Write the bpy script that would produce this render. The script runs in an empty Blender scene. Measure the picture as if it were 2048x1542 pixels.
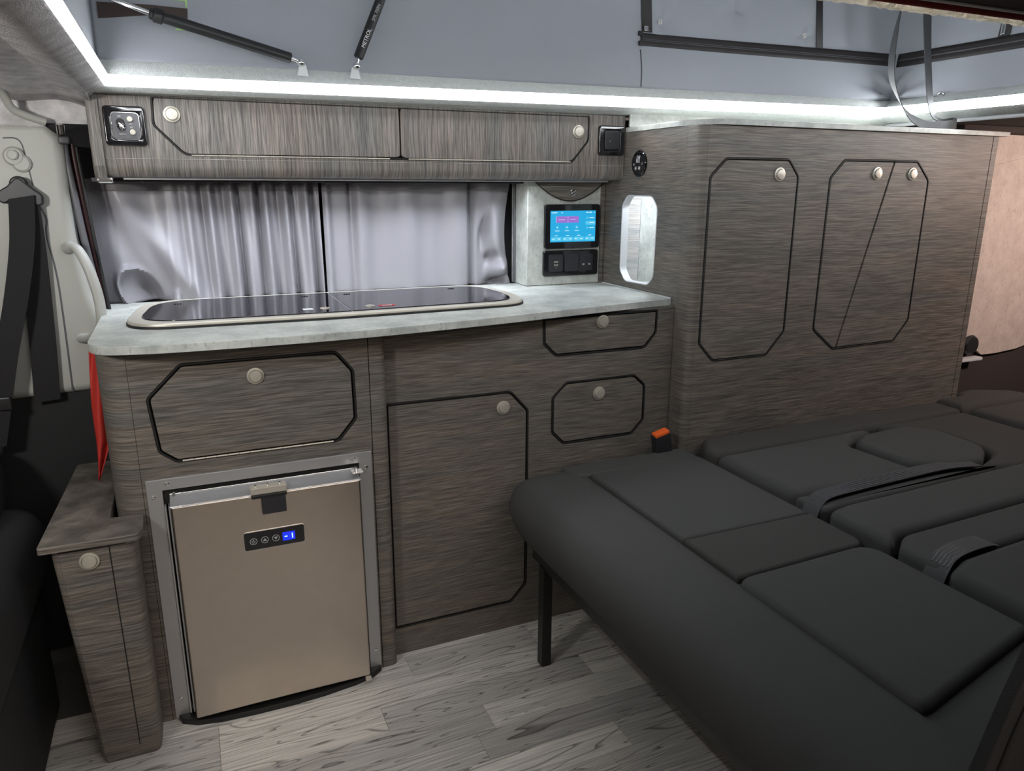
import bpy, bmesh, math, random
from mathutils import Vector, Matrix
from mathutils.geometry import tessellate_polygon
random.seed(7)
PI = math.pi
scn = bpy.context.scene
COL = scn.collection

# ------------------------------------------------------------------ camera
yaw, pit, rol = math.radians(23.6968), math.radians(15.0947), math.radians(0.2276)
fwd = Vector((math.sin(yaw)*math.cos(pit), math.cos(yaw)*math.cos(pit), -math.sin(pit)))
rgt = Vector((math.cos(yaw), -math.sin(yaw), 0)); upv = rgt.cross(fwd)
r2 = rgt*math.cos(rol)+upv*math.sin(rol); u2 = -rgt*math.sin(rol)+upv*math.cos(rol)
cd = bpy.data.cameras.new('camera'); cam = bpy.data.objects.new('camera', cd); COL.objects.link(cam)
m = Matrix((r2, u2, -fwd)).transposed().to_4x4(); m.translation = Vector((0, 0, 1.125))
cam.matrix_world = m
cd.sensor_width = 36; cd.lens = 36*1491.76/2048; cd.clip_start = 0.02
scn.camera = cam

# ------------------------------------------------------------------ world, lights, exposure
w = bpy.data.worlds.new('world'); scn.world = w; w.use_nodes = True
w.node_tree.nodes['Background'].inputs[0].default_value = (1.0, 0.86, 0.74, 1)
w.node_tree.nodes['Background'].inputs[1].default_value = 0.13
scn.view_settings.view_transform = 'Standard'
scn.view_settings.look = 'None'
scn.view_settings.exposure = 0.0
scn.view_settings.gamma = 1.0
scn.view_settings.use_curve_mapping = False
LED = 33.0            # emission strength of the ceiling strips

def area(name, loc, target, sx, sy, watts, col, spread=180):
    d = bpy.data.lights.new(name, 'AREA'); d.shape = 'RECTANGLE'; d.size = sx; d.size_y = sy
    d.energy = watts; d.color = col; d.spread = math.radians(spread)
    o = bpy.data.objects.new(name, d); COL.objects.link(o); o.location = loc
    o.rotation_euler = (Vector(target)-Vector(loc)).to_track_quat('-Z', 'Y').to_euler()
    return o
area('outside_fill', (0.75, -1.6, 2.0), (0.3, 1.4, 0.3), 1.6, 0.7, 24, (1.0, 0.89, 0.79))  # unseen fill added outside the door opening, not a known lamp
l = area('under_locker_led', (0.36, 1.925, 1.133), (0.36, 1.945, 0.9), 1.05, 0.008, 3.2, (0.84, 0.9, 1.0), 118)
area('screen_panel_led', (0.99, 1.905, 1.133), (0.99, 1.93, 0.9), 0.16, 0.008, 0.6, (0.84, 0.9, 1.0), 120)
area('niche_led', (1.30, 1.80, 1.155), (1.30, 1.84, 0.9), 0.2, 0.02, 1.1, (0.86, 0.92, 1.0), 170)
area('cab_fill', (-0.75, 0.55, 1.27), (-0.30, 1.9, 1.12), 0.14, 0.10, 4.6, (1.0, 0.98, 0.93), 120)  # unseen fill added in the cab to brighten the pillar trim
area('tailgate_lamp', (2.75, 0.95, 1.26), (2.75, 1.78, 0.8), 0.12, 0.12, 7.5, (1.0, 0.78, 0.68), 180)

# ------------------------------------------------------------------ materials
def nm(name):
    mt = bpy.data.materials.new(name); mt.use_nodes = True
    return mt, mt.node_tree.nodes, mt.node_tree.links, mt.node_tree.nodes['Principled BSDF']
def rgba(c): return (c[0], c[1], c[2], 1)
def plain(name, c, rough=.5, metal=0, emit=0, spec=.5, coat=0, noise=0, nscale=60, bump=0, bscale=400):
    mt, N, L, B = nm(name)
    B.inputs['Base Color'].default_value = rgba(c); B.inputs['Roughness'].default_value = rough
    B.inputs['Metallic'].default_value = metal; B.inputs['Specular IOR Level'].default_value = spec
    if coat: B.inputs['Coat Weight'].default_value = coat
    if emit:
        B.inputs['Emission Color'].default_value = rgba(c); B.inputs['Emission Strength'].default_value = emit
    tc = N.new('ShaderNodeTexCoord')
    if noise:
        n = N.new('ShaderNodeTexNoise'); n.inputs['Scale'].default_value = nscale; n.inputs['Detail'].default_value = 5
        L.new(tc.outputs['Object'], n.inputs['Vector'])
        mx = N.new('ShaderNodeMix'); mx.data_type = 'RGBA'
        mx.inputs[6].default_value = rgba([v*(1-noise) for v in c]); mx.inputs[7].default_value = rgba([min(1, v*(1+noise)) for v in c])
        L.new(n.outputs['Fac'], mx.inputs[0]); L.new(mx.outputs[2], B.inputs['Base Color'])
    if bump:
        n = N.new('ShaderNodeTexNoise'); n.inputs['Scale'].default_value = bscale; n.inputs['Detail'].default_value = 3
        L.new(tc.outputs['Object'], n.inputs['Vector'])
        b = N.new('ShaderNodeBump'); b.inputs['Strength'].default_value = bump; b.inputs['Distance'].default_value = .002
        L.new(n.outputs['Fac'], b.inputs['Height']); L.new(b.outputs['Normal'], B.inputs['Normal'])
    return mt
def wood(name, dark, mid, light, axis='x', rough=.5, fine=420):
    mt, N, L, B = nm(name)
    tc = N.new('ShaderNodeTexCoord'); mp = N.new('ShaderNodeMapping')
    s = [fine, fine, fine]; s['xyz'.index(axis)] = 12; s[1] = 12
    mp.inputs['Scale'].default_value = s
    # slow waviness bends the grain
    wn = N.new('ShaderNodeTexNoise'); wn.inputs['Scale'].default_value = 5; wn.inputs['Detail'].default_value = 2
    L.new(tc.outputs['Object'], wn.inputs['Vector'])
    vm = N.new('ShaderNodeVectorMath'); vm.operation = 'MULTIPLY_ADD'
    vm.inputs[1].default_value = (.014, .014, .014)
    L.new(wn.outputs['Color'], vm.inputs[0]); L.new(tc.outputs['Object'], vm.inputs[2])
    L.new(vm.outputs[0], mp.inputs['Vector'])
    n = N.new('ShaderNodeTexNoise'); n.inputs['Scale'].default_value = 1; n.inputs['Detail'].default_value = 4; n.inputs['Roughness'].default_value = .65
    L.new(mp.outputs['Vector'], n.inputs['Vector'])
    cr = N.new('ShaderNodeValToRGB'); cr.color_ramp.elements[0].position = .36; cr.color_ramp.elements[1].position = .66
    cr.color_ramp.elements[0].color = rgba(dark); cr.color_ramp.elements[1].color = rgba(light)
    e = cr.color_ramp.elements.new(.5); e.color = rgba(mid)
    L.new(n.outputs['Fac'], cr.inputs['Fac'])
    n2 = N.new('ShaderNodeTexNoise'); n2.inputs['Scale'].default_value = 1; n2.inputs['Detail'].default_value = 3
    mp2 = N.new('ShaderNodeMapping'); s2 = [26, 26, 26]; s2['xyz'.index(axis)] = 3; s2[1] = 3; mp2.inputs['Scale'].default_value = s2
    L.new(vm.outputs[0], mp2.inputs['Vector']); L.new(mp2.outputs['Vector'], n2.inputs['Vector'])
    cr2 = N.new('ShaderNodeValToRGB'); cr2.color_ramp.elements[0].position = .35; cr2.color_ramp.elements[1].position = .65
    cr2.color_ramp.elements[0].color = (.9, .93, .95, 1); cr2.color_ramp.elements[1].color = (1.12, 1.05, 1.0, 1)
    L.new(n2.outputs['Fac'], cr2.inputs['Fac'])
    mx = N.new('ShaderNodeMix'); mx.data_type = 'RGBA'; mx.blend_type = 'MULTIPLY'; mx.inputs[0].default_value = 1
    L.new(cr.outputs['Color'], mx.inputs[6]); L.new(cr2.outputs['Color'], mx.inputs[7]); L.new(mx.outputs[2], B.inputs['Base Color'])
    b = N.new('ShaderNodeBump'); b.inputs['Strength'].default_value = .35; b.inputs['Distance'].default_value = .0006
    L.new(n.outputs['Fac'], b.inputs['Height']); L.new(b.outputs['Normal'], B.inputs['Normal'])
    B.inputs['Roughness'].default_value = rough
    return mt
def stone(name, a, b_, rough=.45, sc=14, fleck=(.2, .2, .19)):
    mt, N, L, B = nm(name)
    tc = N.new('ShaderNodeTexCoord')
    n = N.new('ShaderNodeTexNoise'); n.inputs['Scale'].default_value = sc; n.inputs['Detail'].default_value = 8; n.inputs['Roughness'].default_value = .7
    L.new(tc.outputs['Object'], n.inputs['Vector'])
    cr = N.new('ShaderNodeValToRGB'); cr.color_ramp.elements[0].position = .35; cr.color_ramp.elements[1].position = .62
    cr.color_ramp.elements[0].color = rgba(a); cr.color_ramp.elements[1].color = rgba(b_)
    L.new(n.outputs['Fac'], cr.inputs['Fac'])
    n2 = N.new('ShaderNodeTexNoise'); n2.inputs['Scale'].default_value = 150; n2.inputs['Detail'].default_value = 4
    mp = N.new('ShaderNodeMapping'); mp.inputs['Scale'].default_value = (1, 1, .45)
    L.new(tc.outputs['Object'], mp.inputs['Vector']); L.new(mp.outputs['Vector'], n2.inputs['Vector'])
    cr2 = N.new('ShaderNodeValToRGB'); cr2.color_ramp.elements[0].position = .33; cr2.color_ramp.elements[1].position = .42
    cr2.color_ramp.elements[0].color = (1, 1, 1, 1); cr2.color_ramp.elements[1].color = (0, 0, 0, 1)
    L.new(n2.outputs['Fac'], cr2.inputs['Fac'])
    ml = N.new('ShaderNodeMath'); ml.operation = 'MULTIPLY'; ml.inputs[1].default_value = .4
    L.new(cr2.outputs['Color'], ml.inputs[0])
    mx = N.new('ShaderNodeMix'); mx.data_type = 'RGBA'; mx.inputs[7].default_value = rgba(fleck)
    L.new(ml.outputs[0], mx.inputs[0]); L.new(cr.outputs['Color'], mx.inputs[6]); L.new(mx.outputs[2], B.inputs['Base Color'])
    B.inputs['Roughness'].default_value = rough
    return mt
def plank_mat():
    mt, N, L, B = nm('vinyl_plank')
    tc = N.new('ShaderNodeTexCoord'); oi = N.new('ShaderNodeObjectInfo')
    sc = N.new('ShaderNodeVectorMath'); sc.operation = 'SCALE'; sc.inputs['Scale'].default_value = 37
    cb = N.new('ShaderNodeCombineXYZ'); L.new(oi.outputs['Random'], cb.inputs[0]); L.new(oi.outputs['Random'], cb.inputs[1])
    L.new(cb.outputs[0], sc.inputs[0])
    ad = N.new('ShaderNodeVectorMath'); ad.operation = 'ADD'; L.new(tc.outputs['Object'], ad.inputs[0]); L.new(sc.outputs[0], ad.inputs[1])
    mp = N.new('ShaderNodeMapping'); mp.inputs['Scale'].default_value = (.75, 9, 1); L.new(ad.outputs[0], mp.inputs['Vector'])
    # contour bands of a stretched noise read as cathedral grain
    n = N.new('ShaderNodeTexNoise'); n.inputs['Scale'].default_value = 1.7; n.inputs['Detail'].default_value = 2.2; n.inputs['Roughness'].default_value = .45; n.inputs['Distortion'].default_value = .5
    L.new(mp.outputs['Vector'], n.inputs['Vector'])
    mu = N.new('ShaderNodeMath'); mu.operation = 'MULTIPLY'; mu.inputs[1].default_value = 21; L.new(n.outputs['Fac'], mu.inputs[0])
    fr = N.new('ShaderNodeMath'); fr.operation = 'FRACT'; L.new(mu.outputs[0], fr.inputs[0])
    cr = N.new('ShaderNodeValToRGB'); E = cr.color_ramp.elements
    E[0].position = 0; E[0].color = (.17, .16, .15, 1); E[1].position = 1; E[1].color = (.62, .60, .57, 1)
    e = E.new(.22); e.color = (.66, .64, .61, 1)
    L.new(fr.outputs[0], cr.inputs['Fac'])
    mp2 = N.new('ShaderNodeMapping'); mp2.inputs['Scale'].default_value = (6, 180, 1); L.new(ad.outputs[0], mp2.inputs['Vector'])
    n2 = N.new('ShaderNodeTexNoise'); n2.inputs['Scale'].default_value = 1; n2.inputs['Detail'].default_value = 4; L.new(mp2.outputs['Vector'], n2.inputs['Vector'])
    cr2 = N.new('ShaderNodeValToRGB'); cr2.color_ramp.elements[0].position = .3; cr2.color_ramp.elements[1].position = .7
    cr2.color_ramp.elements[0].color = (.72, .72, .72, 1); cr2.color_ramp.elements[1].color = (1.15, 1.15, 1.15, 1)
    L.new(n2.outputs['Fac'], cr2.inputs['Fac'])
    mx = N.new('ShaderNodeMix'); mx.data_type = 'RGBA'; mx.blend_type = 'MULTIPLY'; mx.inputs[0].default_value = 1
    L.new(cr.outputs['Color'], mx.inputs[6]); L.new(cr2.outputs['Color'], mx.inputs[7])
    cr3 = N.new('ShaderNodeValToRGB'); cr3.color_ramp.elements[0].color = (.78, .77, .76, 1); cr3.color_ramp.elements[1].color = (1.42, 1.38, 1.32, 1)
    mr = N.new('ShaderNodeMath'); mr.operation = 'MULTIPLY'; mr.inputs[1].default_value = 7.13; L.new(oi.outputs['Random'], mr.inputs[0])
    f2 = N.new('ShaderNodeMath'); f2.operation = 'FRACT'; L.new(mr.outputs[0], f2.inputs[0]); L.new(f2.outputs[0], cr3.inputs['Fac'])
    mx2 = N.new('ShaderNodeMix'); mx2.data_type = 'RGBA'; mx2.blend_type = 'MULTIPLY'; mx2.inputs[0].default_value = 1
    L.new(mx.outputs[2], mx2.inputs[6]); L.new(cr3.outputs['Color'], mx2.inputs[7]); L.new(mx2.outputs[2], B.inputs['Base Color'])
    B.inputs['Roughness'].default_value = .5
    return mt
def emis(name, c, s):
    mt, N, L, B = nm(name)
    B.inputs['Base Color'].default_value = (0, 0, 0, 1)
    B.inputs['Emission Color'].default_value = rgba(c); B.inputs['Emission Strength'].default_value = s
    return mt

WX = wood('dark_laminate_horizontal', (.070, .063, .056), (.132, .119, .104), (.220, .198, .173), 'x')
WZ = wood('dark_laminate_vertical', (.085, .077, .071), (.175, .158, .144), (.285, .258, .235), 'z')
WN = wood('pale_grained_laminate', (.30, .29, .28), (.48, .47, .45), (.58, .57, .56), 'x')
STONE = stone('concrete_laminate', (.34, .355, .34), (.57, .59, .55))
STONE2 = stone('concrete_laminate_wall', (.40, .42, .39), (.60, .62, .57), sc=22)
PINK = stone('pale_stone_fabric_panel', (.50, .42, .38), (.62, .53, .48), sc=20, fleck=(.33, .27, .24), rough=.7)
PLANK = plank_mat()
BLACK = plain('black_rubber', (.006, .006, .006), .6)
GLOSSB = plain('gloss_black_plastic', (.008, .008, .010), .08, spec=.6)
MATB = plain('matt_black_plastic', (.022, .022, .026), .45)
BMET = plain('black_painted_metal', (.012, .012, .012), .4)
GREYP = plain('grey_plastic', (.10, .10, .11), .4)
FAB = plain('charcoal_seat_fabric', (.066, .066, .064), .92, noise=.14, nscale=900, bump=.3, bscale=1800, spec=.25)
FAB2 = plain('charcoal_seat_fabric_plain', (.060, .058, .055), .95, noise=.12, nscale=700, bump=.3, bscale=1500, spec=.2)
WEB = plain('grey_webbing', (.042, .044, .048), .6, bump=.5, bscale=900)
BELT = plain('dark_webbing', (.011, .010, .012), .85, bump=.4, bscale=900)
NICK = plain('brushed_nickel', (.62, .58, .50), .38, metal=.55)
CHR = plain('chrome', (.8, .8, .8), .12, metal=1)
STEEL = plain('brushed_steel_door', (.62, .55, .48), .30, metal=1, noise=.05, nscale=30)
ALU = plain('satin_aluminium_frame', (.50, .50, .51), .42, metal=.75)
HOBG = plain('black_hob_glass', (.008, .007, .010), .05, spec=.35)
CARP = plain('grey_carpet_lining', (.66, .68, .66), .95, noise=.20, nscale=120, bump=1.0, bscale=500, spec=.1)
CARPC = plain('grey_carpet_headlining', (.62, .60, .61), .95, noise=.5, nscale=38, bump=1.0, bscale=350, spec=.1)
CANV = plain('blue_grey_canvas', (.355, .37, .405), .75, noise=.04, nscale=8, bump=.15, bscale=600, spec=.2)
ZIPM = plain('dark_zip_tape', (.020, .016, .017), .6, bump=.3, bscale=700)
CURT = plain('silver_grey_satin_curtain', (.275, .265, .285), .38, spec=.5, bump=.1, bscale=1500)
HEADSHADE = plain('shaded_curtain_heading', (.16, .15, .155), .6)  # heading colour darkened to carry the shadow band under the locker
TRIM = plain('light_grey_pillar_plastic', (.40, .40, .37), .45, noise=.05, nscale=9)
TRIMD = plain('black_lower_trim', (.010, .010, .011), .7, bump=.3, bscale=600)
DARKH = plain('dark_brown_headlining', (.045, .034, .032), .9, bump=.4, bscale=500)
RED = plain('red_cloth', (.42, .02, .012), .7)
REDT = plain('dark_red_edging', (.20, .018, .016), .6)
CREAM = plain('cream_carpet_fray', (.72, .69, .63), .95, bump=1, bscale=400)
CREAM.node_tree.nodes['Principled BSDF'].inputs['Subsurface Weight'].default_value = .9; CREAM.node_tree.nodes['Principled BSDF'].inputs['Subsurface Scale'].default_value = .02; CREAM.node_tree.nodes['Principled BSDF'].inputs['Subsurface Radius'].default_value = (1, 1, 1)
ORANGE = plain('orange_release_button', (.85, .13, .02), .45)
WHITE = plain('white_painted_metal', (.78, .80, .80), .5)
PALE = plain('pale_edging', (.62, .63, .65), .5)
DGREY = plain('dark_grey_body_metal', (.035, .035, .038), .6)
LIME = plain('lime_tape', (.45, .75, .22), .6)
BROWNP = plain('brown_patch', (.055, .038, .032), .7)
STRIP = emis('led_strip_diffuser', (.93, .97, 1.0), LED)
LCD = emis('cyan_screen', (.015, .40, .75), 1.0)
UIW = emis('screen_white', (.65, .92, 1.0), 1.0)
UIL = emis('screen_pale_cyan', (.10, .58, .85), 1.0)
UIP = emis('screen_purple', (.33, .16, .62), 1.0)
BLUE = emis('blue_display', (.01, .03, .75), 1.2)
BLUEW = emis('blue_white_digit', (.35, .65, 1.0), 2.5)
PRINT = plain('white_print', (.75, .75, .75), .6)
PRINTG = plain('grey_print', (.42, .42, .42), .6)

# ------------------------------------------------------------------ object helpers
WPOS = {}
def link(o, parent=None, wpos=(0, 0, 0)):
    COL.objects.link(o); wp = Vector(wpos)
    if parent is not None:
        o.parent = parent; o.location = wp-WPOS[parent.name]
    else: o.location = wp
    WPOS[o.name] = wp
    return o
def thing(name, label, cat, loc, group=None, kind=None):
    o = bpy.data.objects.new(name, None); o.empty_display_size = .05
    link(o, None, loc); tagit(o, label, cat, group, kind); return o
def tagit(o, label=None, cat=None, group=None, kind=None):
    if label: o['label'] = label
    if cat: o['category'] = cat
    if group: o['group'] = group
    if kind: o['kind'] = kind
    return o
def finish(name, bm, mat, parent=None, smooth=35, wpos=(0, 0, 0), wn=False):
    bmesh.ops.recalc_face_normals(bm, faces=bm.faces[:])
    me = bpy.data.meshes.new(name); bm.to_mesh(me); bm.free()
    me.materials.append(mat)
    if smooth:
        me.polygons.foreach_set('use_smooth', [True]*len(me.polygons)); me.set_sharp_from_angle(angle=math.radians(smooth))
    o = bpy.data.objects.new(name, me)
    if wn:
        md = o.modifiers.new('normals', 'WEIGHTED_NORMAL'); md.keep_sharp = True; md.weight = 90
    return link(o, parent, wpos)
def dupmesh(o, parent, wpos, name=None):
    c = o.copy(); c.name = name or o.name.split('.')[0]; COL.objects.link(c); c.parent = parent
    c.location = Vector(wpos)-(WPOS[parent.name] if parent else Vector()); WPOS[c.name] = Vector(wpos)
    return c
def structure(o): o['kind'] = 'structure'; return o

def area2(p): return sum(p[i][0]*p[(i+1) % len(p)][1]-p[(i+1) % len(p)][0]*p[i][1] for i in range(len(p)))/2
def inset(p, d):
    """offset a closed polygon to its left; runs of edges that would turn inside out collapse to one corner"""
    n = len(p); P = [Vector(q) for q in p]; E = []
    for i in range(n):
        e = P[(i+1) % n]-P[i]; E.append(e.normalized() if e.length > 1e-9 else None)
    for i in range(n):
        if E[i] is None: E[i] = E[i-1] or Vector((1, 0))
    live = [True]*n
    def corner(i, j):
        """meeting point of the offset lines of edges i and j"""
        a, b = E[i], E[j]; pa = P[i]+Vector((-a.y, a.x))*d; pb = P[j]+Vector((-b.y, b.x))*d
        cr = a.x*b.y-a.y*b.x
        if abs(cr) < 1e-4: return (P[(i+1) % n]+Vector((-a.y, a.x))*d) if (j-i) % n == 1 else (pa+a*((pb-pa).dot(a))/1.0)
        t = ((pb-pa).x*b.y-(pb-pa).y*b.x)/cr
        return pa+a*t
    for _ in range(12):
        idx = [i for i in range(n) if live[i]]; m = len(idx)
        if m < 3: break
        C = {idx[k]: corner(idx[k-1], idx[k]) for k in range(m)}   # start point of each live edge
        bad = [idx[k] for k in range(m) if (C[idx[(k+1) % m]]-C[idx[k]]).dot(E[idx[k]]) < -1e-7]
        if not bad: break
        for i in bad: live[i] = False
    idx = [i for i in range(n) if live[i]]
    C = {idx[k]: corner(idx[k-1], idx[k]) for k in range(len(idx))}
    out = [None]*n; nxt = idx[0]
    for i in range(n-1, -1, -1):
        if live[i]: nxt = i
        out[i] = tuple(C[nxt])
    return out
def rp(pts, r=.01, n=5):
    """round the corners of a polygon; a point may carry its own radius as third value"""
    out = []; N = len(pts)
    for i in range(N):
        a, b, c = pts[i-1], pts[i], pts[(i+1) % N]
        rr = b[2] if len(b) > 2 else r
        A, B_, C = Vector(a[:2]), Vector(b[:2]), Vector(c[:2])
        if rr <= .0006: out.append(tuple(B_)); continue
        d1 = (A-B_); d2 = (C-B_); l1, l2 = d1.length, d2.length
        d1.normalize(); d2.normalize(); ang = d1.angle(d2)
        if ang > PI-.05: out.append(tuple(B_)); continue
        t = min(rr/math.tan(ang/2), l1*.48, l2*.48)
        for k in range(n+1):
            s = k/n; q = (B_+d1*t)*(1-s)**2+B_*2*s*(1-s)+(B_+d2*t)*s**2
            out.append((q.x, q.y))
    return out
def rect(x0, x1, y0, y1): return [(x0, y0), (x1, y0), (x1, y1), (x0, y1)]
def rrect(x0, x1, y0, y1, r, n=5): return rp(rect(x0, x1, y0, y1), r, n)
def circ(cx, cy, r, n=24): return [(cx+r*math.cos(2*PI*i/n), cy+r*math.sin(2*PI*i/n)) for i in range(n)]
def to3(pl, pos, u, v, d):
    if pl == 'y': return (u, pos+d, v)
    if pl == 'x': return (pos+d, u, v)
    if pl == 'X': return (pos-d, u, v)
    if pl == 'z': return (u, v, pos-d)
    if pl == 'Z': return (u, v, pos+d)
def plate_bm(bm, outline, pl, pos, thick, holes=(), bev=.001, seg=1):
    o = list(outline)
    if area2(o) < 0: o.reverse()
    loops = [o]
    for h in holes:
        h = list(h)
        if area2(h) > 0: h.reverse()
        loops.append(h)
    def ring(d, ins): return [[bm.verts.new(to3(pl, pos, *q, d)) for q in (inset(lp, ins) if ins else lp)] for lp in loops]
    steps = []
    if bev > 0:
        for k in range(seg+1):
            a = PI/2*k/seg; steps.append((bev*(1-math.sin(a)), bev*(1-math.cos(a))))
        steps = [(s[0], s[1]) for s in steps]      # (depth, inset): k=0 -> depth bev, inset 0
        steps.reverse()                             # front first
    else: steps = [(0, 0)]
    steps.append((thick, 0))
    rings = [ring(d, i) for d, i in steps]
    for A, B_ in zip(rings[:-1], rings[1:]):
        for la, lb in zip(A, B_):
            n = len(la)
            for i in range(n):
                try: bm.faces.new((la[i], la[(i+1) % n], lb[(i+1) % n], lb[i]))
                except ValueError: pass
    for R in (rings[0], rings[-1]):
        flat = [v for lp in R for v in lp]
        if pl == 'y': g = lambda v: Vector((v.co.x, v.co.z, 0))
        elif pl in 'xX': g = lambda v: Vector((v.co.y, v.co.z, 0))
        else: g = lambda v: Vector((v.co.x, v.co.y, 0))
        if len(R) == 1:
            try: bm.faces.new(R[0])
            except ValueError: pass
            continue
        for t in tessellate_polygon([[g(v) for v in lp] for lp in R]):
            try: bm.faces.new([flat[i] for i in t])
            except ValueError: pass
def plate(name, outline, pl, pos, thick, mat, parent=None, holes=(), bev=.001, seg=1, smooth=35):
    bm = bmesh.new(); plate_bm(bm, outline, pl, pos, thick, holes, bev, seg); bmesh.ops.remove_doubles(bm, verts=bm.verts[:], dist=2e-6); return finish(name, bm, mat, parent, smooth, wn=True)
def box_bm(bm, x0, x1, y0, y1, z0, z1, bev=0, seg=2):
    r = bmesh.ops.create_cube(bm, size=1)
    for v in r['verts']: v.co = Vector(((x0+x1)/2+v.co.x*(x1-x0), (y0+y1)/2+v.co.y*(y1-y0), (z0+z1)/2+v.co.z*(z1-z0)))
    if bev:
        es = list({e for v in r['verts'] for e in v.link_edges})
        bmesh.ops.bevel(bm, geom=es, offset=bev, segments=seg, affect='EDGES', profile=.5)
def box(name, x0, x1, y0, y1, z0, z1, mat, parent=None, bev=.001, seg=2):
    bm = bmesh.new(); box_bm(bm, x0, x1, y0, y1, z0, z1, bev, seg); return finish(name, bm, mat, parent, wn=name != 'plank')
def tube_bm(bm, pts, rad, n=12, cap=True):
    P = [Vector(p) for p in pts]; rings = []
    t0 = (P[1]-P[0]).normalized(); ref = Vector((0, 0, 1)) if abs(t0.z) < .9 else Vector((1, 0, 0))
    nrm = t0.cross(ref).normalized()
    for i, p in enumerate(P):
        t = ((P[min(i+1, len(P)-1)]-P[max(i-1, 0)])).normalized()
        nrm = (nrm-t*nrm.dot(t)).normalized(); bi = t.cross(nrm)
        r = rad[i] if isinstance(rad, (list, tuple)) else rad
        ra, rb = r if isinstance(r, tuple) else (r, r)
        rings.append([bm.verts.new(p+nrm*ra*math.cos(2*PI*k/n)+bi*rb*math.sin(2*PI*k/n)) for k in range(n)])
    for A, B_ in zip(rings[:-1], rings[1:]):
        for k in range(n): bm.faces.new((A[k], A[(k+1) % n], B_[(k+1) % n], B_[k]))
    if cap: bm.faces.new(rings[0]); bm.faces.new(rings[-1][::-1])
def tube(name, pts, rad, mat, parent=None, n=12, wpos=(0, 0, 0)):
    bm = bmesh.new(); tube_bm(bm, pts, rad, n); return finish(name, bm, mat, parent, 50, wpos)
def catmull(pts, n=8):
    P = [Vector(p) for p in pts]; out = []
    for i in range(len(P)-1):
        a, b, c, d = P[max(i-1, 0)], P[i], P[i+1], P[min(i+2, len(P)-1)]
        for k in range(n):
            t = k/n; out.append(.5*((2*b)+(c-a)*t+(2*a-5*b+4*c-d)*t*t+(3*b-a-3*c+d)*t**3))
    out.append(P[-1]); return out
def ribbon(name, pts, sides, thick, mat, parent=None, n=8):
    """flat webbing through pts, half-width vectors in sides"""
    P = catmull(pts, n); S = catmull(sides, n); bm = bmesh.new(); rings = []
    for i, p in enumerate(P):
        t = (P[min(i+1, len(P)-1)]-P[max(i-1, 0)]).normalized(); nn = t.cross(S[i]).normalized()*thick/2
        rings.append([bm.verts.new(q) for q in (p+S[i]+nn, p-S[i]+nn, p-S[i]-nn, p+S[i]-nn)])
    for A, B_ in zip(rings[:-1], rings[1:]):
        for k in range(4): bm.faces.new((A[k], A[(k+1) % 4], B_[(k+1) % 4], B_[k]))
    bm.faces.new(rings[0]); bm.faces.new(rings[-1][::-1])
    return finish(name, bm, mat, parent, 40)
def loft(name, A, B_, mat, parent=None, smooth=40):
    bm = bmesh.new(); a = [bm.verts.new(p) for p in A]; b = [bm.verts.new(p) for p in B_]; n = len(a)
    for i in range(n): bm.faces.new((a[i], a[(i+1) % n], b[(i+1) % n], b[i]))
    bm.faces.new(a); bm.faces.new(b[::-1]); return finish(name, bm, mat, parent, smooth)
def lathe_bm(bm, prof, c, axis, n=28):
    """prof: (radius, height along axis)"""
    ax = Vector(axis).normalized(); ref = Vector((0, 0, 1)) if abs(ax.z) < .9 else Vector((1, 0, 0))
    u = ax.cross(ref).normalized(); v = ax.cross(u); c = Vector(c); rings = []
    for r, h in prof:
        rings.append([bm.verts.new(c+ax*h+(u*math.cos(2*PI*k/n)+v*math.sin(2*PI*k/n))*max(r, 1e-5)) for k in range(n)])
    for A, B_ in zip(rings[:-1], rings[1:]):
        for k in range(n): bm.faces.new((A[k], A[(k+1) % n], B_[(k+1) % n], B_[k]))
    bm.faces.new(rings[0]); bm.faces.new(rings[-1])
def lathe(name, prof, c, axis, mat, parent=None, n=28):
    bm = bmesh.new(); lathe_bm(bm, prof, c, axis, n); return finish(name, bm, mat, parent, 30)
def grid(name, nu, nv, fn, mat, parent=None, thick=0, smooth=60):
    bm = bmesh.new(); V = [[bm.verts.new(fn(i/nu, j/nv)) for j in range(nv+1)] for i in range(nu+1)]
    for i in range(nu):
        for j in range(nv): bm.faces.new((V[i][j], V[i+1][j], V[i+1][j+1], V[i][j+1]))
    o = finish(name, bm, mat, parent, smooth)
    if thick:
        md = o.modifiers.new('solid', 'SOLIDIFY'); md.thickness = thick; md.offset = 0
    return o
def text(name, s, size, origin, xdir, updir, mat, parent, ext=.0002):
    cu = bpy.data.curves.new(name, 'FONT'); cu.body = s; cu.size = size; cu.extrude = ext; cu.align_x = 'CENTER'; cu.align_y = 'CENTER'
    tmp = bpy.data.objects.new('tmp', cu); COL.objects.link(tmp)
    dg = bpy.context.evaluated_depsgraph_get(); me = bpy.data.meshes.new_from_object(tmp.evaluated_get(dg))
    bpy.data.objects.remove(tmp)
    X = Vector(xdir).normalized(); Y = Vector(updir).normalized(); Z = X.cross(Y)
    M = Matrix((X, Y, Z)).transposed().to_4x4(); M.translation = Vector(origin); me.transform(M)
    me.materials.clear(); me.materials.append(mat)
    return link(bpy.data.objects.new(name, me), parent)

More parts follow.
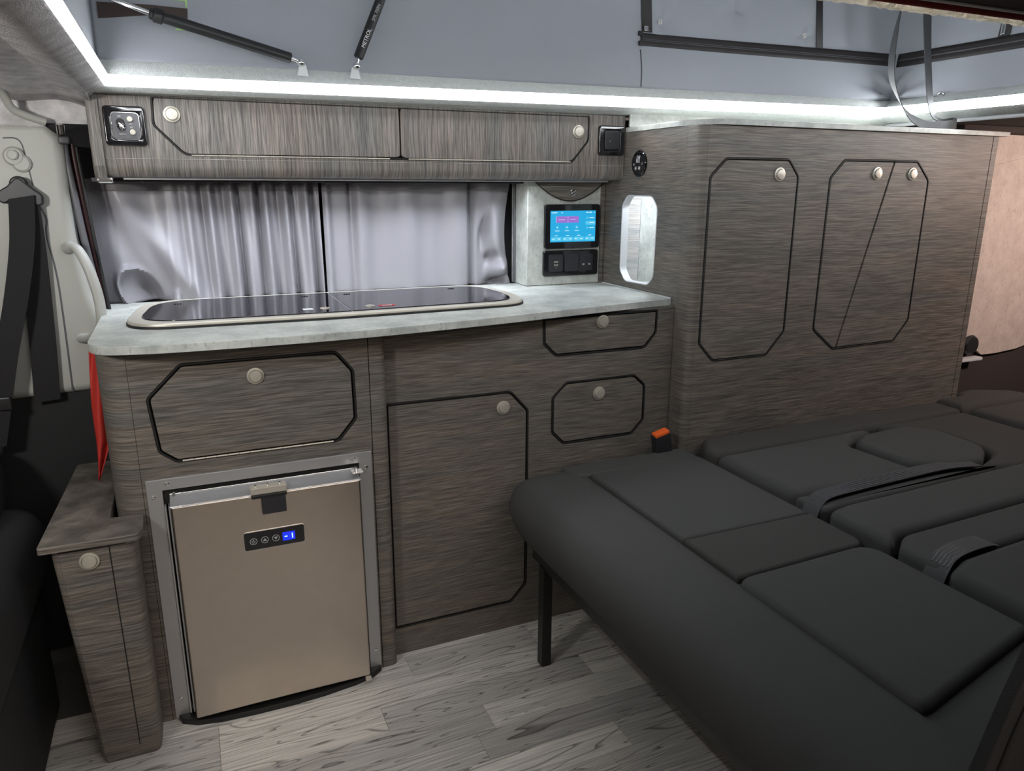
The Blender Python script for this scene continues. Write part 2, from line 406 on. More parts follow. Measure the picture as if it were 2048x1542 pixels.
# ------------------------------------------------------------------ THE SETTING
# floor: slab plus every printed plank with its own edges
floor = thing('floor', 'grey wood-effect vinyl plank floor', 'floor', (0, 0, 0), kind='structure'); del floor['category']
box('floor_base', -1.3, 3.0, -.15, 2.1, -.05, -.0032, plain('floor_joint', (.10, .097, .09), .8), floor, 0)
rowjoin = {0: [.403-.62, .403, .730, 1.25], 1: [-.03, .303+.42, 1.1], 2: [-.031, .303, .80, 1.2], 3: [-.45, .515, .98], 4: [-.3, .175, .47, .99],
           5: [-.25, .29, .757, 1.3], 6: [-.1, .46, .70, 1.15], 7: [-.3, .2, .62, 1.0]}
for r in range(0, 22):
    y1 = 1.65-.08*r; y0 = y1-.08
    if r == 0: js = [-.2, .62, 1.2]
    else: js = rowjoin.get(r-1, None) or [-.4+random.random()*.5+.52*k for k in range(4)]
    xs = [-1.3]+[j for j in js if -1.2 < j < 1.5]+[1.6]
    for a, b in zip(xs[:-1], xs[1:]):
        box('plank', a+.0003, b-.0003, y0+.0003, y1-.0003, -.0035, 0, PLANK, floor, .0003, 1)
# van side behind the curtains
wb = plate('wall_back', rect(-1.3, 3.0, -.05, 1.32), 'y', 2.12, .03, DGREY, None, holes=[rrect(-.10, .80, .90, 1.10, .05)], bev=0); structure(wb); wb['label'] = 'dark grey van side wall behind the curtains'
wn = structure(thing('window_1', 'dark side window hidden behind the grey curtains', 'window', (.35, 2.14, .9))); del wn['category']
plate('pane', rrect(-.10, .80, .90, 1.10, .05), 'y', 2.135, .005, HOBG, wn, bev=0)
plate('window_frame', rrect(-.12, .82, .88, 1.12, .06), 'y', 2.117, .01, BLACK, wn, holes=[rrect(-.09, .79, .91, 1.09, .045)])
structure(plate('wall_right', rect(-.15, 2.1, -.05, 1.33), 'x', 3.0, .03, DGREY, None, bev=0))
structure(plate('wall_left', rect(-.15, 2.1, -.05, 1.33), 'X', -1.3, .03, TRIMD, None, bev=0))
# near side: rear post of the sliding door opening
post = plate('wall_front', rp([(.90, 1.345, 0), (.87, 1.0, .2), (.636, .80, .06), (.597, .706, .08), (.573, .637, .08), (.528, .462, .08), (.505, -.003, 0), (3.0, -.003, 0), (3.0, 1.345, 0)], .1, 6), 'y', .318, .012, TRIMD, None, bev=.003, seg=3)
structure(post)
structure(tube('trim_1', catmull([(.92, .318, 1.33), (.885, .318, 1.0), (.656, .318, .79), (.617, .318, .706), (.593, .318, .637), (.548, .318, .462), (.525, .318, .004)], 6), .003, BLACK))
# headlining left of the roof opening (over the cab)
def ceil_front(u, v):
    x = -.142-.9*u; y = .25+1.68*v
    z = 1.311+.024*math.sin(min(1, u*5)*PI/2)+.008*math.sin(u*30)-.035*max(0, (v-.8)/.2)**2
    return (x, y, z)
structure(grid('ceiling', 40, 30, ceil_front, CARPC, None, .004))
o = loft('trim_2', [(-.108, .7, 1.315), (-.108, .7, 1.336), (-.113, .7, 1.365), (-.19, .7, 1.37), (-.19, .7, 1.31), (-.142, .7, 1.298)],
         [(-.108, 1.80, 1.314), (-.108, 1.80, 1.336), (-.113, 1.82, 1.365), (-.19, 1.9, 1.37), (-.19, 1.86, 1.31), (-.142, 1.86, 1.298)], CARPC); structure(o)
# carpeted lip along the kitchen side of the opening
def lip(x, zb, zt, zc, zl): return [(x, 1.802, zb-.003), (x, 1.802, zt+.002), (x, 1.81, zt+.016), (x, 1.822, zc), (x, 1.93, zc+.004), (x, 1.93, zl), (x, 1.87, zl-.002), (x, 1.845, zl), (x, 1.815, zb-.012)]
structure(loft('trim_3', lip(-.150, 1.316, 1.334, 1.366, 1.306), lip(2.14, 1.3347, 1.3598, 1.3847, 1.312), CARP))
# rear cross lip, its grey seal and the rear headlining
structure(loft('trim_4', [(2.052, y, z) for y, z in ((1.81, 1.334), (1.81, 1.361))]+[(2.10, 1.81, 1.384), (2.2, 1.81, 1.39), (2.2, 1.81, 1.315), (2.09, 1.81, 1.318)],
               [(2.052, .75, 1.331), (2.052, .75, 1.357), (2.10, .75, 1.394), (2.2, .75, 1.40), (2.2, .75, 1.315), (2.09, .75, 1.316)], CARP))
structure(tube('trim_5', [(2.12, 1.84, 1.312), (2.12, .75, 1.310)], .006, PALE))
structure(box('ceiling.001', 2.12, 3.0, .5, 1.9, 1.313, 1.33, DARKH, None, 0))
structure(box('trim_6', 2.30, 3.0, 1.70, 1.79, 1.292, 1.314, DARKH, None, .004))
# near-side headlining, its frayed edge and red piping
structure(box('ceiling.002', -1.3, 3.0, -.12, .742, 1.35, 1.375, DARKH, None, .002))
structure(tube('trim_7', [(-1.3, .752, 1.352), (3.0, .738, 1.352)], .0075, REDT))
def fray(k):
    x = -.2+2.3*k/460; return (x, .779-.007*x+.0016*math.sin(k*1.7)+random.uniform(-.0014, .0014), 1.353+random.uniform(-.001, .001))
structure(box('trim_8', -1.3, 3.0, .742, .772, 1.356, 1.375, REDT, None, .002))
structure(tube('trim_9', [fray(k) for k in range(461)], .0075, CREAM, n=8))
structure(tube('trim_10', [(-1.3, .735, 1.349), (3.0, .72, 1.349)], .0022, CREAM, n=8))
structure(box('ceiling.003', -.6, 2.35, .6, 2.05, 2.02, 2.05, WHITE, None, .002))

# ------------------------------------------------------------------ LED STRIPS (lamps)
def led(name, A, B_, lab):
    o = loft(name, A, B_, STRIP, None, 0)
    # white flange added along the upper edge to keep strip light off the canvas
    a1, a2 = Vector(A[1]), Vector(A[2]); b1, b2 = Vector(B_[1]), Vector(B_[2]); e = .0035; up = Vector((0, 0, .0012))
    oa = (a1-a2).normalized()*e; loft('profile', [a1+oa+up*.1, a2+up*.1, a2+up, a1+oa+up], [b1+oa+up*.1, b2+up*.1, b2+up, b1+oa+up], WHITE, o, 0)
    tagit(o, lab, 'led light', 'LED strips round the roof opening'); return o
led('led_strip', [(-.112, 1.796, 1.316), (-.112, 1.796, 1.334), (-.112, 1.802, 1.334), (-.112, 1.802, 1.316)],
    [(2.052, 1.796, 1.334), (2.052, 1.796, 1.359), (2.052, 1.802, 1.359), (2.052, 1.802, 1.334)], 'long bright white LED strip running above the overhead locker')
led('led_strip', [(-.103, .72, 1.316), (-.103, .72, 1.335), (-.108, .72, 1.335), (-.108, .72, 1.316)],
    [(-.103, 1.80, 1.316), (-.103, 1.80, 1.335), (-.108, 1.80, 1.335), (-.108, 1.80, 1.316)], 'bright white LED strip slanting down the cab side of the roof, top left')
led('led_strip', [(2.048, .77, 1.331), (2.048, .77, 1.355), (2.054, .77, 1.355), (2.054, .77, 1.331)],
    [(2.048, 1.798, 1.334), (2.048, 1.798, 1.359), (2.054, 1.798, 1.359), (2.054, 1.798, 1.334)], 'bright white LED strip on the rear cross bar behind the hanging strap')

led('led_strip', [(-.10, .784, 1.362), (-.10, .784, 1.382), (-.10, .789, 1.382), (-.10, .789, 1.362)],
    [(2.05, .776, 1.362), (2.05, .776, 1.382), (2.05, .781, 1.382), (2.05, .781, 1.362)], 'LED strip along the near edge of the roof opening, hidden above its frayed trim')

# ------------------------------------------------------------------ POP-TOP CANVAS
cv = thing('pop_top_canvas', 'blue-grey canvas side of the pop-up roof with black zip bands', 'canvas', (1.0, 1.85, 1.37))
def yb(x, z):
    k = (z-1.366)
    d = 1.822+.13*k
    g = math.exp(-((x-2.10)/.28)**2)
    d -= .010*math.exp(-((x-.95)/.5)**2)*math.sin(min(1, max(0, k/.12))*PI)
    d += .006*math.sin(x*5.3)*min(1, k*4)
    # creases fanning out of the rear corner
    ang = math.atan2(z-1.385, 2.12-x)
    r = math.hypot(z-1.385, 2.12-x)
    d -= .028*max(0, math.sin(ang*9+.4))*min(1, r/.05)*math.exp(-(r/.125)**2)*max(0, min(1, (1.475-z)/.05))
    d += .010*math.sin(x*46)*math.exp(-((x-1.93)/.10)**2)*min(1, max(0, (z-1.51)/.06))
    for sx, sz in ((1.244, 1.549), (1.753, 1.553), (1.50, 1.60)):
        rr = math.hypot(x-sx, z-sz); d += .007*math.exp(-(rr/.035)**2)*(1+.5*math.cos(4*math.atan2(z-sz, x-sx)))
    return d
grid('side_panel', 330, 90, lambda u, v: (lambda z: (lambda x: (x, yb(x, z), z))(-.118+(2.226+.14*(z-1.38))*u))(1.364+.66*v+.019*u*(1-v)), CANV, cv, .0012)
def xb(y, z):
    ang = math.atan2(z-1.385, 1.82-y); r = math.hypot(z-1.385, 1.82-y)
    d = 2.102+.14*(z-1.38)
    d -= .024*max(0, math.sin(ang*8))*min(1, r/.05)*math.exp(-(r/.125)**2)*max(0, min(1, (1.475-z)/.05))
    d += .006*math.sin(y*9)*min(1, (z-1.38)*5)
    return d
grid('rear_panel', 130, 70, lambda u, v: (xb(1.825-1.1*u, 1.384+.64*v), (1.826+.13*(.018+.64*v))*(1-u)+.73*u, 1.384+.64*v), CANV, cv, .0012)
grid('cab_panel', 20, 20, lambda u, v: (-.1175, (1.824+.0858*v)*(1-u)+.74*u, 1.364+.66*v), CANV, cv, .0012)
grid('near_panel', 20, 20, lambda u, v: (-.13+2.25*u, .77, 1.372+.65*v), CANV, cv, .0012)
def band(name, x0, x1, z0, z1, off=.0018, mat=ZIPM, n=60, rear=False, zl=None):
    def f(u, v):
        x = x0+(x1-x0)*u; z = z0(x)+(z1(x)-z0(x))*v
        return ((xb(x, z)-off, x, z) if rear else (x, yb(x, z)-off, z))
    return grid(name, n, 4, f, mat, cv, .0016)
lo = lambda x: 1.483+.0045*(x-1.18); hi = lambda x: 1.515+.009*(x-1.18)
zb_ = band('zip_band', 1.176, 2.118, lo, hi, n=160)
for dz in (.40, .52):
    o = band('zip_teeth', 1.18, 2.116, lambda x, dz=dz: lo(x)+(hi(x)-lo(x))*dz, lambda x, dz=dz: lo(x)+(hi(x)-lo(x))*(dz+.035), off=.0035, mat=GREYP, n=160)
    o.parent = zb_; o.location = (0, 0, 0)
band('zip_band', .80, 1.825, lambda y: 1.483, lambda y: 1.522, rear=True, n=90)
band('zip_band', .80, 1.825, lambda y: 1.501, lambda y: 1.504, rear=True, n=90, off=.004, mat=GREYP).name = 'zip_teeth'
band('window_tape', 1.180, 1.213, lambda x: 1.518, lambda x: 1.99, off=.003)
band('window_tape', 1.792, 1.816, lambda x: 1.522, lambda x: 1.99, off=.003)
band('window_tape', 1.478, 1.512, lambda x: 1.522, lambda x: 1.99, off=.003, rear=True)
band('zip_cord', 1.171, 1.1735, lambda x: 1.378, lambda x: 1.472, off=.002, mat=GREYP, n=2)
for sx, sz in ((1.173, 1.513), (1.173, 1.488), (1.190, 1.526)):
    box('zip_pull', sx-.006, sx+.007, yb(sx, sz)-.010, yb(sx, sz)-.003, sz-.006, sz+.006, CHR if sz > 1.52 else BMET, cv, .0015)
for sx, sz in ((1.244, 1.549), (1.753, 1.553)):
    lathe('snap_stud', [(.0075, 0), (.0075, .002), (.005, .0035), (.0025, .003), (.0024, .001)], (sx, yb(sx, sz)-.004, sz), (0, -1, 0), CREAM, cv, 18)
box('zip_pull', 2.112, 2.117, 1.488, 1.500, 1.525, 1.555, CHR, cv, .002)
def qyb(pts, name, mat, off=.003):
    bm = bmesh.new(); plate_bm(bm, pts, 'y', 0, .0015, bev=0)
    for v in bm.verts: v.co.y += yb(v.co.x, v.co.z)-off
    return finish(name, bm, mat, cv)
qyb([(-.105, 1.474), (-.011, 1.477), (.063, 1.476), (.061, 1.453), (-.010, 1.457), (-.105, 1.443)], 'brown_patch', BROWNP)
qyb([(.036, 1.4905), (.060, 1.4905), (.060, 1.478), (.0625, 1.478), (.063, 1.493), (.036, 1.493)], 'tape_mark', LIME, .004)
qyb([(.036, 1.432), (.064, 1.433), (.064, 1.4355), (.036, 1.4345)], 'tape_mark', LIME, .004)

# ------------------------------------------------------------------ GAS STRUTS
def strut(a, b, c, d, lab, bx, printed=None, collar=None):
    """a: ball, b: body start, c: body end, d: rod end"""
    a, b, c, d = map(Vector, (a, b, c, d))
    t = thing('gas_strut', lab, 'gas strut', tuple(a), 'gas struts holding up the roof')
    tube('rod', [a, b], .0042, CHR, t, 14); lathe('ball_joint', [(.0001, -.009), (.006, -.007), (.009, 0), (.006, .007), (.0001, .009)], a, (0, 1, 0), CHR, t, 18)
    dr = (c-b).normalized()
    tube('cylinder', [b, b+dr*.002, c-dr*.002, c], [.008, .0108, .0108, .008], BMET, t, 22)
    tube('piston_rod', [c, d], .005, CHR, t, 14)
    plate('bracket', [(bx-.012, a.z-.026), (bx+.013, a.z-.027), (bx+.008, a.z-.002), (bx-.006, a.z-.002)], 'y', a.y+.010, .003, WHITE, t)
    if collar:
        q = b+dr*collar; lathe('collar', [(.0105, -.010), (.0145, -.008), (.0145, .008), (.0105, .010)], q, dr, BMET, t, 20)
    if printed:
        side = Vector((0, -1, 0)); side = (side-dr*side.dot(dr)).normalized(); up = side.cross(dr)
        for s, sz, off, pm in printed:
            text('lettering', s, sz, b+dr*off+side*.0114, dr, side.cross(dr), pm, t, .0002)
    return t
strut((.280, 1.787, 1.379), (.260, 1.785, 1.386), (-.011, 1.78, 1.4515), (-.10, 1.778, 1.4795), 'black gas strut lying at a shallow slant, ball joint toward the locker', .284, collar=.262)
strut((.402, 1.790, 1.380), (.406, 1.790, 1.396), (.488, 1.796, 1.575), (.52, 1.80, 1.645), 'steep black gas strut with white lettering, rising out of the photo top', .400,
      printed=[('METROL', .0115, .045, PRINT), ('SPR 700N', .0095, .105, PRINTG)])

# ------------------------------------------------------------------ OVERHEAD LOCKER
def make_knob():
    k = lathe('knob', [(.0001, 0), (.0165, 0), (.0172, .002), (.0165, .0038), (.0135, .0045), (.0128, .003), (.0124, .003), (.0122, .007), (.0112, .0085), (.0001, .0095)], (0, 0, 0), (0, -1, 0), NICK, None, 36)
    return k
K0 = make_knob(); KUSED = [False]
def knob(parent, pos, mat=None):
    if not KUSED[0]:
        KUSED[0] = True; K0.parent = parent; K0.location = Vector(pos)-WPOS[parent.name]; WPOS[K0.name] = Vector(pos); return K0
    return dupmesh(K0, parent, pos)
def cdoor(name, parent, outline, y, mat, gap=.005, thick=.016, trim=True, kn=None):
    """door leaf inside its opening with a black rubber edge trim"""
    o = list(outline)
    if area2(o) < 0: o.reverse()
    d = plate(name, inset(o, gap), 'y', y, thick, mat, parent, bev=.0008)
    if trim: plate('edge_trim', inset(o, .0003), 'y', y-.0012, .004, BLACK, parent, holes=[inset(o, .0042)], bev=.0006)
    if kn: knob(d, (kn[0], y, kn[1]))
    return d

OH = thing('overhead_locker', 'long dark grained overhead locker with two doors above the window', 'cupboard', (.5, 1.95, 1.138))
o1 = rp([(-.027, 1.3025, .004), (-.030, 1.245, .02), (.028, 1.183, .03), (.990, 1.180, .03), (1.041, 1.238, .03), (1.042, 1.3025, .004)], .01, 6)
plate('front_panel', rp([(-.129, 1.176, 0), (1.153, 1.176, 0), (1.153, 1.307, .003), (-.129, 1.307, .003)], .0, 3), 'y', 1.86, .014, WZ, OH, holes=[o1], bev=.0006)
plate('backing', rect(-.127, 1.151, 1.17, 1.305), 'y', 1.877, .004, BLACK, OH, bev=0)
vp = [(1.8605, 1.1755), (1.8600, 1.160), (1.863, 1.148), (1.871, 1.140), (1.884, 1.1365), (2.08, 1.1365), (2.08, 1.150), (1.884, 1.150), (1.875, 1.1755)]
plate('valance', vp, 'x', -.129, 1.282, WZ, OH, bev=0)
plate('end_panel', rp([(1.855, 1.307, .004), (1.850, 1.16, .01), (1.858, 1.132, .01), (2.08, 1.132, 0), (2.08, 1.307, 0)], .01), 'x', -.152, .023, WZ, OH, bev=.005, seg=3)
plate('end_panel', rp([(1.862, 1.307, 0), (1.862, 1.145, .01), (1.88, 1.1375, .01), (2.08, 1.1375, 0), (2.08, 1.307, 0)], .01), 'x', 1.1525, .002, WZ, OH, bev=0)
d = cdoor('door', OH, rp([(-.022, 1.3035, .012), (-.025, 1.246, .02), (.031, 1.187, .03), (.505, 1.1875, .008), (.5145, 1.19, .01), (.5145, 1.3035, .012)], .01, 6), 1.859, WZ, .0, .014, False, (.011, 1.268))
d = cdoor('door', OH, rp([(.519, 1.3035, .012), (.5185, 1.19, .01), (.53, 1.1865, .01), (.988, 1.1855, .03), (1.036, 1.240, .03), (1.037, 1.3035, .012)], .01, 6), 1.859, WZ, .0, .014, False, (1.006, 1.262))
plate('edge_trim', inset(o1, .0002) if area2(o1) > 0 else inset(o1[::-1], .0002), 'y', 1.8588, .004, BLACK, OH, holes=[inset(o1 if area2(o1) > 0 else o1[::-1], .0034)], bev=.0005)
for a, b in ((.042, .489), (.535, .985)):
    bm = bmesh.new(); n = 16
    for i in range(n):
        x0 = a+(b-a)*i/n; tube_bm(bm, [(x0+.0004, 1.8585, 1.1838), (x0+(b-a)/n-.0004, 1.8585, 1.1838)], .0017, 8)
    finish('piano_hinge', bm, NICK, OH)
box('seam_strip', -.128, 1.152, 1.8590, 1.8605, 1.1752, 1.1759, WN, OH, 0)
box('curtain_rail_end', -.150, -.118, 1.855, 1.89, 1.124, 1.1365, CHR, OH, .004, 3)
box('light_profile', -.10, 1.13, 1.9, 1.912, 1.1315, 1.137, ALU, OH, .001)

# aerial outlet, left end
S = thing('aerial_socket', 'gloss black framed aerial outlet plate on the left end of the overhead locker', 'socket', (-.08, 1.858, 1.20))
plate('surround', rrect(-.122, -.043, 1.201, 1.281, .009), 'y', 1.850, .010, GLOSSB, S, holes=[rrect(-.108, -.054, 1.214, 1.268, .01)], bev=.003, seg=3)
plate('bezel', rrect(-.109, -.053, 1.213, 1.269, .010), 'y', 1.851, .006, CHR, S, holes=[rrect(-.1065, -.0555, 1.2155, 1.2665, .009)], bev=.001)
fp = plate('face_plate', rrect(-.107, -.055, 1.215, 1.267, .009), 'y', 1.852, .006, GREYP, S, bev=.001)
for x, z, r in ((-.0715, 1.2545, .0055), (-.0685, 1.2285, .0055)):
    lathe('connector', [(r, 0), (r, .006), (r*.75, .0065), (r*.75, .004), (.0015, .004), (.0013, .006), (.0001, .006)], (x, 1.852, z), (0, -1, 0), NICK, S, 18)
lathe('connector_adaptor', [(.0085, 0), (.0085, .005), (.006, .006), (.0055, .013), (.004, .014), (.0035, .011), (.0001, .011)], (-.0885, 1.852, 1.241), (-.05, -.9, -.35), CHR, S, 6)
lathe('socket_hole', [(.0085, 0), (.0085, .0008), (.0001, .0008)], (-.0905, 1.852, 1.2475), (0, -1, 0), BLACK, S, 20)
text('lettering', 'SAT', .0042, (-.0710, 1.8517, 1.2455), (1, 0, 0), (0, 0, 1), PRINT, S)
text('lettering', 'TV', .0042, (-.0705, 1.8517, 1.2380), (1, 0, 0), (0, 0, 1), PRINT, S)
text('lettering', 'FM', .0042, (-.0915, 1.8517, 1.2600), (1, 0, 0), (0, 0, 1), PRINT, S)
text('lettering', 'RADIO', .0040, (-.0880, 1.8517, 1.2245), (1, 0, 0), (0, 0, 1), PRINT, S)
# light switch, right end
S = thing('light_switch', 'square gloss black rocker light switch on the right end of the overhead locker', 'switch', (1.108, 1.858, 1.20))
plate('surround', rrect(1.0685, 1.147, 1.2025, 1.280, .008), 'y', 1.850, .010, GLOSSB, S, holes=[rrect(1.084, 1.133, 1.216, 1.268, .007)], bev=.003, seg=3)
plate('rocker', rrect(1.085, 1.132, 1.217, 1.267, .006), 'y', 1.848, .008, MATB, S, bev=.003, seg=3)
lathe('indicator', [(.0012, 0), (.0012, .0004), (.0001, .0004)], (1.1, 1.848, 1.2395), (0, -1, 0), PRINTG, S, 8)

# ------------------------------------------------------------------ CURTAINS
def curtain(name, x0, x1, lab, fold, bottom_x=None, z0=.838):
    t = thing(name, lab, 'curtain', ((x0+x1)/2, 2.05, z0), 'curtains over the side window')
    W = x1-x0
    def pos(u, v, off=0):
        z = z0+(1.134-z0)*v
        s = bottom_x(u, v) if bottom_x else 0
        return (x0+W*u+s, 2.055+fold(u, v)-off, z)
    grid('cloth', 320, 60, pos, CURT, t, .0015)
    grid('heading_shade', 240, 6, lambda u, v: pos(u, .905+.095*v, .0022), HEADSHADE, t, .0008)
    return t
def foldL(u, v):
    # soft big drapes at the left, tight pleats toward the middle
    env = min(1, max(0, (u-.30)/.18))
    a = .016*env*(math.sin(u*72+.8*math.sin(u*9))+.45*math.sin(u*131+2*v))
    a += .012*(1-env)*math.sin(u*26+1.2)
    # diagonal fold falling from upper left to the bottom
    c = u-(.10+.34*(1-v)); a += -.030*math.exp(-(c/.055)**2)*(1-v)**.7
    c = u-(.04+.20*(1-v)); a += .022*math.exp(-(c/.04)**2)*(1-v)**.8
    # cloth tucked into a pocket at the bottom left corner
    p = (u-.185)*.86+(v-.10)*.30; q = (v-.10)*.9-(u-.185)*.9
    rr = math.sqrt((p/.075)**2+(q/.20)**2)
    t = max(0, 1-rr); a += .040*t**.6*(1 if p > -.06 else .5)
    a -= .016*math.exp(-((rr-1.06)/.13)**2)*max(0, min(1, .35+(q*2.5-p*6)))
    a -= .018*math.exp(-((u-.33)/.018)**2)*max(0, 1-v/.12)
    return a
def foldR(u, v):
    a = .009*(math.sin(u*25+.7*math.sin(u*6))+.4*math.sin(u*51+1))*(.6+.4*v)
    a -= .020*math.exp(-((u-.02)/.02)**2)
    a += .022*math.exp(-((u-.145)/.02)**2)*(.5+.5*v)
    env = min(1, max(0, (u-.76)/.05))
    a += .025*math.exp(-((u-.775)/.016)**2)
    # bunch at the right edge, cloth tucked and twisted
    a -= .038*env*math.exp(-((u-.90+.10*(v-.5))/.05)**2)*(.4+.6*v)
    a += .030*env*math.exp(-(((u-.86)/.03)**2+((v-.55-(u-.86)*3)/.14)**2))
    a += .034*env*math.exp(-(((u-.90)/.035)**2+((v-.27)/.06)**2))
    a -= .030*env*math.exp(-(((u-.93)/.05)**2+((v-.17-.6*(u-.93))/.05)**2))
    a += .045*env*math.exp(-(((u-.93)/.05)**2+((v-.05-.5*(u-.93))/.04)**2))
    return a
curtain('curtain', -.200, .346, 'silver-grey curtain left of the join, pleated with a bunched lower left corner', foldL)
CR = curtain('curtain', .353, .892, 'silver-grey curtain right of the join, smooth with a tucked right edge', foldR,
        lambda u, v: -.022*max(0, (u-.8)/.2)*math.sin(PI*min(1, v*1.0))*.8)
tube('pull_cord', [(.900, 2.04, 1.134), (.902, 2.04, .843)], .0035, GREYP, CR)
box('curtain_track', -.17, .905, 1.985, 1.992, 1.127, 1.1365, MATB, OH, .001)

# ------------------------------------------------------------------ CONTROL PANEL
CP = thing('control_panel', 'concrete-effect upstand with curved wood crest in the worktop corner', 'panel', (1.03, 1.96, .84))
plate('body', rrect(.905, 1.141, .8412, 1.1365, .001), 'y', 1.958, .11, STONE2, CP, bev=.0015)
arc = [(.925+ (1.146-.925)*k/24, 1.133-.052*math.sin(PI*k/24)**.9) for k in range(25)]
plate('crest', arc+[(1.146, 1.1362), (.925, 1.1362)], 'y', 1.950, .008, WX, CP, bev=.001)
bm = bmesh.new(); tube_bm(bm, [(x, 1.950, z-.0012) for x, z in arc], .0014, 6); finish('crest_edge', bm, BLACK, CP)
box('corner_strip', 1.141, 1.1535, 1.954, 2.0, .8412, 1.1365, WX, CP, .001)
# round metal emblem
em = lathe('emblem', [(.0092, 0), (.0092, .001), (.0078, .0014), (.0076, .0008), (.0001, .0008)], (1.045, 1.950, 1.104), (0, -1, 0), CHR, CP, 28)
for p in ([(1.037, 1.1035), (1.044, 1.1115), (1.052, 1.111), (1.0475, 1.1085), (1.043, 1.105)], [(1.053, 1.1045), (1.046, 1.0965), (1.038, 1.097), (1.0425, 1.0995), (1.047, 1.103)], [(1.0385, 1.1028), (1.0515, 1.1028), (1.0515, 1.1052), (1.0385, 1.1052)]):
    plate('emblem_stroke', p, 'y', 1.9482, .0014, BLACK if p[0][0] != 1.0385 else CHR, CP, bev=0)

SC = thing('touch_screen', 'black touch screen with cyan display on the concrete-effect upstand', 'screen', (1.05, 1.955, .945))
plate('bezel', rrect(.9565, 1.134, .9455, 1.0705, .009), 'y', 1.947, .011, GLOSSB, SC, bev=.002, seg=2)
lc = plate('display', rect(.972, 1.119, .9645, 1.0525), 'y', 1.9464, .0012, LCD, SC, bev=0)
def ui(x0, x1, z0, z1, mt, lvl=0, r=.001): plate('screen_icon', rrect(x0, x1, z0, z1, min(r, (x1-x0)/3, (z1-z0)/3), 3), 'y', 1.9458-.0003*lvl, .0004, mt, SC, bev=0)
ui(.990, 1.063, 1.019, 1.037, UIP, 0, .003); ui(.9895, .9902, 1.019, 1.037, UIW, 1); ui(1.0275, 1.028, 1.020, 1.037, UIW, 1)
ui(.997, 1.018, 1.0268, 1.0276, UIW, 1); ui(1.035, 1.055, 1.0275, 1.0283, UIW, 1)
ui(.975, .993, 1.0460, 1.0482, UIW, 1); ui(1.006, 1.011, 1.0460, 1.0480, UIW, 1); ui(1.086, 1.096, 1.0465, 1.0485, UIW, 1); ui(1.098, 1.105, 1.0460, 1.0490, UIW, 1); ui(1.111, 1.117, 1.047, 1.0478, UIW, 1)
for x in (.994, 1.025, 1.057):
    plate('screen_icon', circ(x, 1.006, .0042, 16), 'y', 1.9458, .0004, UIL, SC, holes=[circ(x, 1.006, .0028, 12)], bev=0)
    ui(x-.007, x+.007, .9955, .9972, UIW, 1); ui(x-.0015, x+.0015, 1.0045, 1.0075, UIW, 1)
for z in (1.031, 1.018, 1.003): ui(1.098, 1.114, z, z+.002, UIW, 1); plate('screen_icon', circ(1.0915, z+.001, .003, 12), 'y', 1.9458, .0004, UIL, SC, bev=0)
ui(1.086, 1.1185, 1.0125, 1.0225, UIL)
for k in range(4):
    x = .975+.0365*k; ui(x, x+.033, .9675, .9785, UIL, 0, .002); ui(x+.004, x+.010, .972, .9745, UIW, 1); ui(x+.022, x+.028, .972, .9745, UIW, 1); ui(x+.011, x+.021, .982, .9836, UIW, 1)

SK = thing('triple_socket', 'gloss black triple outlet with USB, blank and three-pin sockets below the touch screen', 'socket', (1.04, 1.955, .866))
plate('surround', rrect(.954, 1.133, .8665, .9405, .008), 'y', 1.949, .009, GLOSSB, SK, bev=.003, seg=3)
for k, (a, b) in enumerate(((.969, 1.015), (1.021, 1.066), (1.0705, 1.1145))):
    mdl = plate('module', rrect(a, b, .8795, .9295, .006), 'y', 1.9465, .004, MATB, SK, bev=.0015, seg=2)
for z in (.908, .899):
    plate('usb_port', rrect(.986, .999, z-.0022, z+.0022, .0005, 2), 'y', 1.9458, .001, NICK, SK, holes=[rect(.9872, .9978, z-.0006, z+.0010)], bev=0)
plate('port_mark', rect(.990, .995, .8905, .8915), 'y', 1.9460, .0005, PRINTG, SK, bev=0)
lathe('disc', [(.0145, 0), (.0145, .0006), (.0135, .001), (.006, .0004), (.0001, .0004)], (1.0435, 1.9466, .9045), (0, -1, 0), MATB, SK, 28)
plate('pin_hole', rect(1.0895, 1.0935, .9145, .9225), 'y', 1.9460, .0006, BLACK, SK, bev=0)
for x in (1.0795, 1.099): plate('pin_hole', rect(x, x+.0065, .896, .9008), 'y', 1.9460, .0006, PRINTG, SK, bev=0)

# ------------------------------------------------------------------ WORKTOP + HOB
front = [(-.177, 1.560), (-.172, 1.535), (-.157, 1.508), (-.125, 1.490), (-.049, 1.476), (.041, 1.471), (.13, 1.470), (.233, 1.471), (.361, 1.479), (.512, 1.497), (.660, 1.518), (.845, 1.550), (1.013, 1.578), (1.153, 1.600)]
fr = [tuple(p[:2]) for p in catmull([(x, y, 0) for x, y in front], 4)]
wt = plate('worktop', fr+[(1.153, 2.045), (-.177, 2.045)], 'z', .840, .016, STONE, None, bev=.0015, seg=2)
tagit(wt, 'pale grey concrete-effect worktop with bowed front edge on the kitchen unit', 'worktop')
plate('edge_seal', [(1.1500, 1.602), (1.1536, 1.602), (1.1536, 1.955), (1.1500, 1.955)], 'z', .8425, .0022, PALE, wt, bev=0)

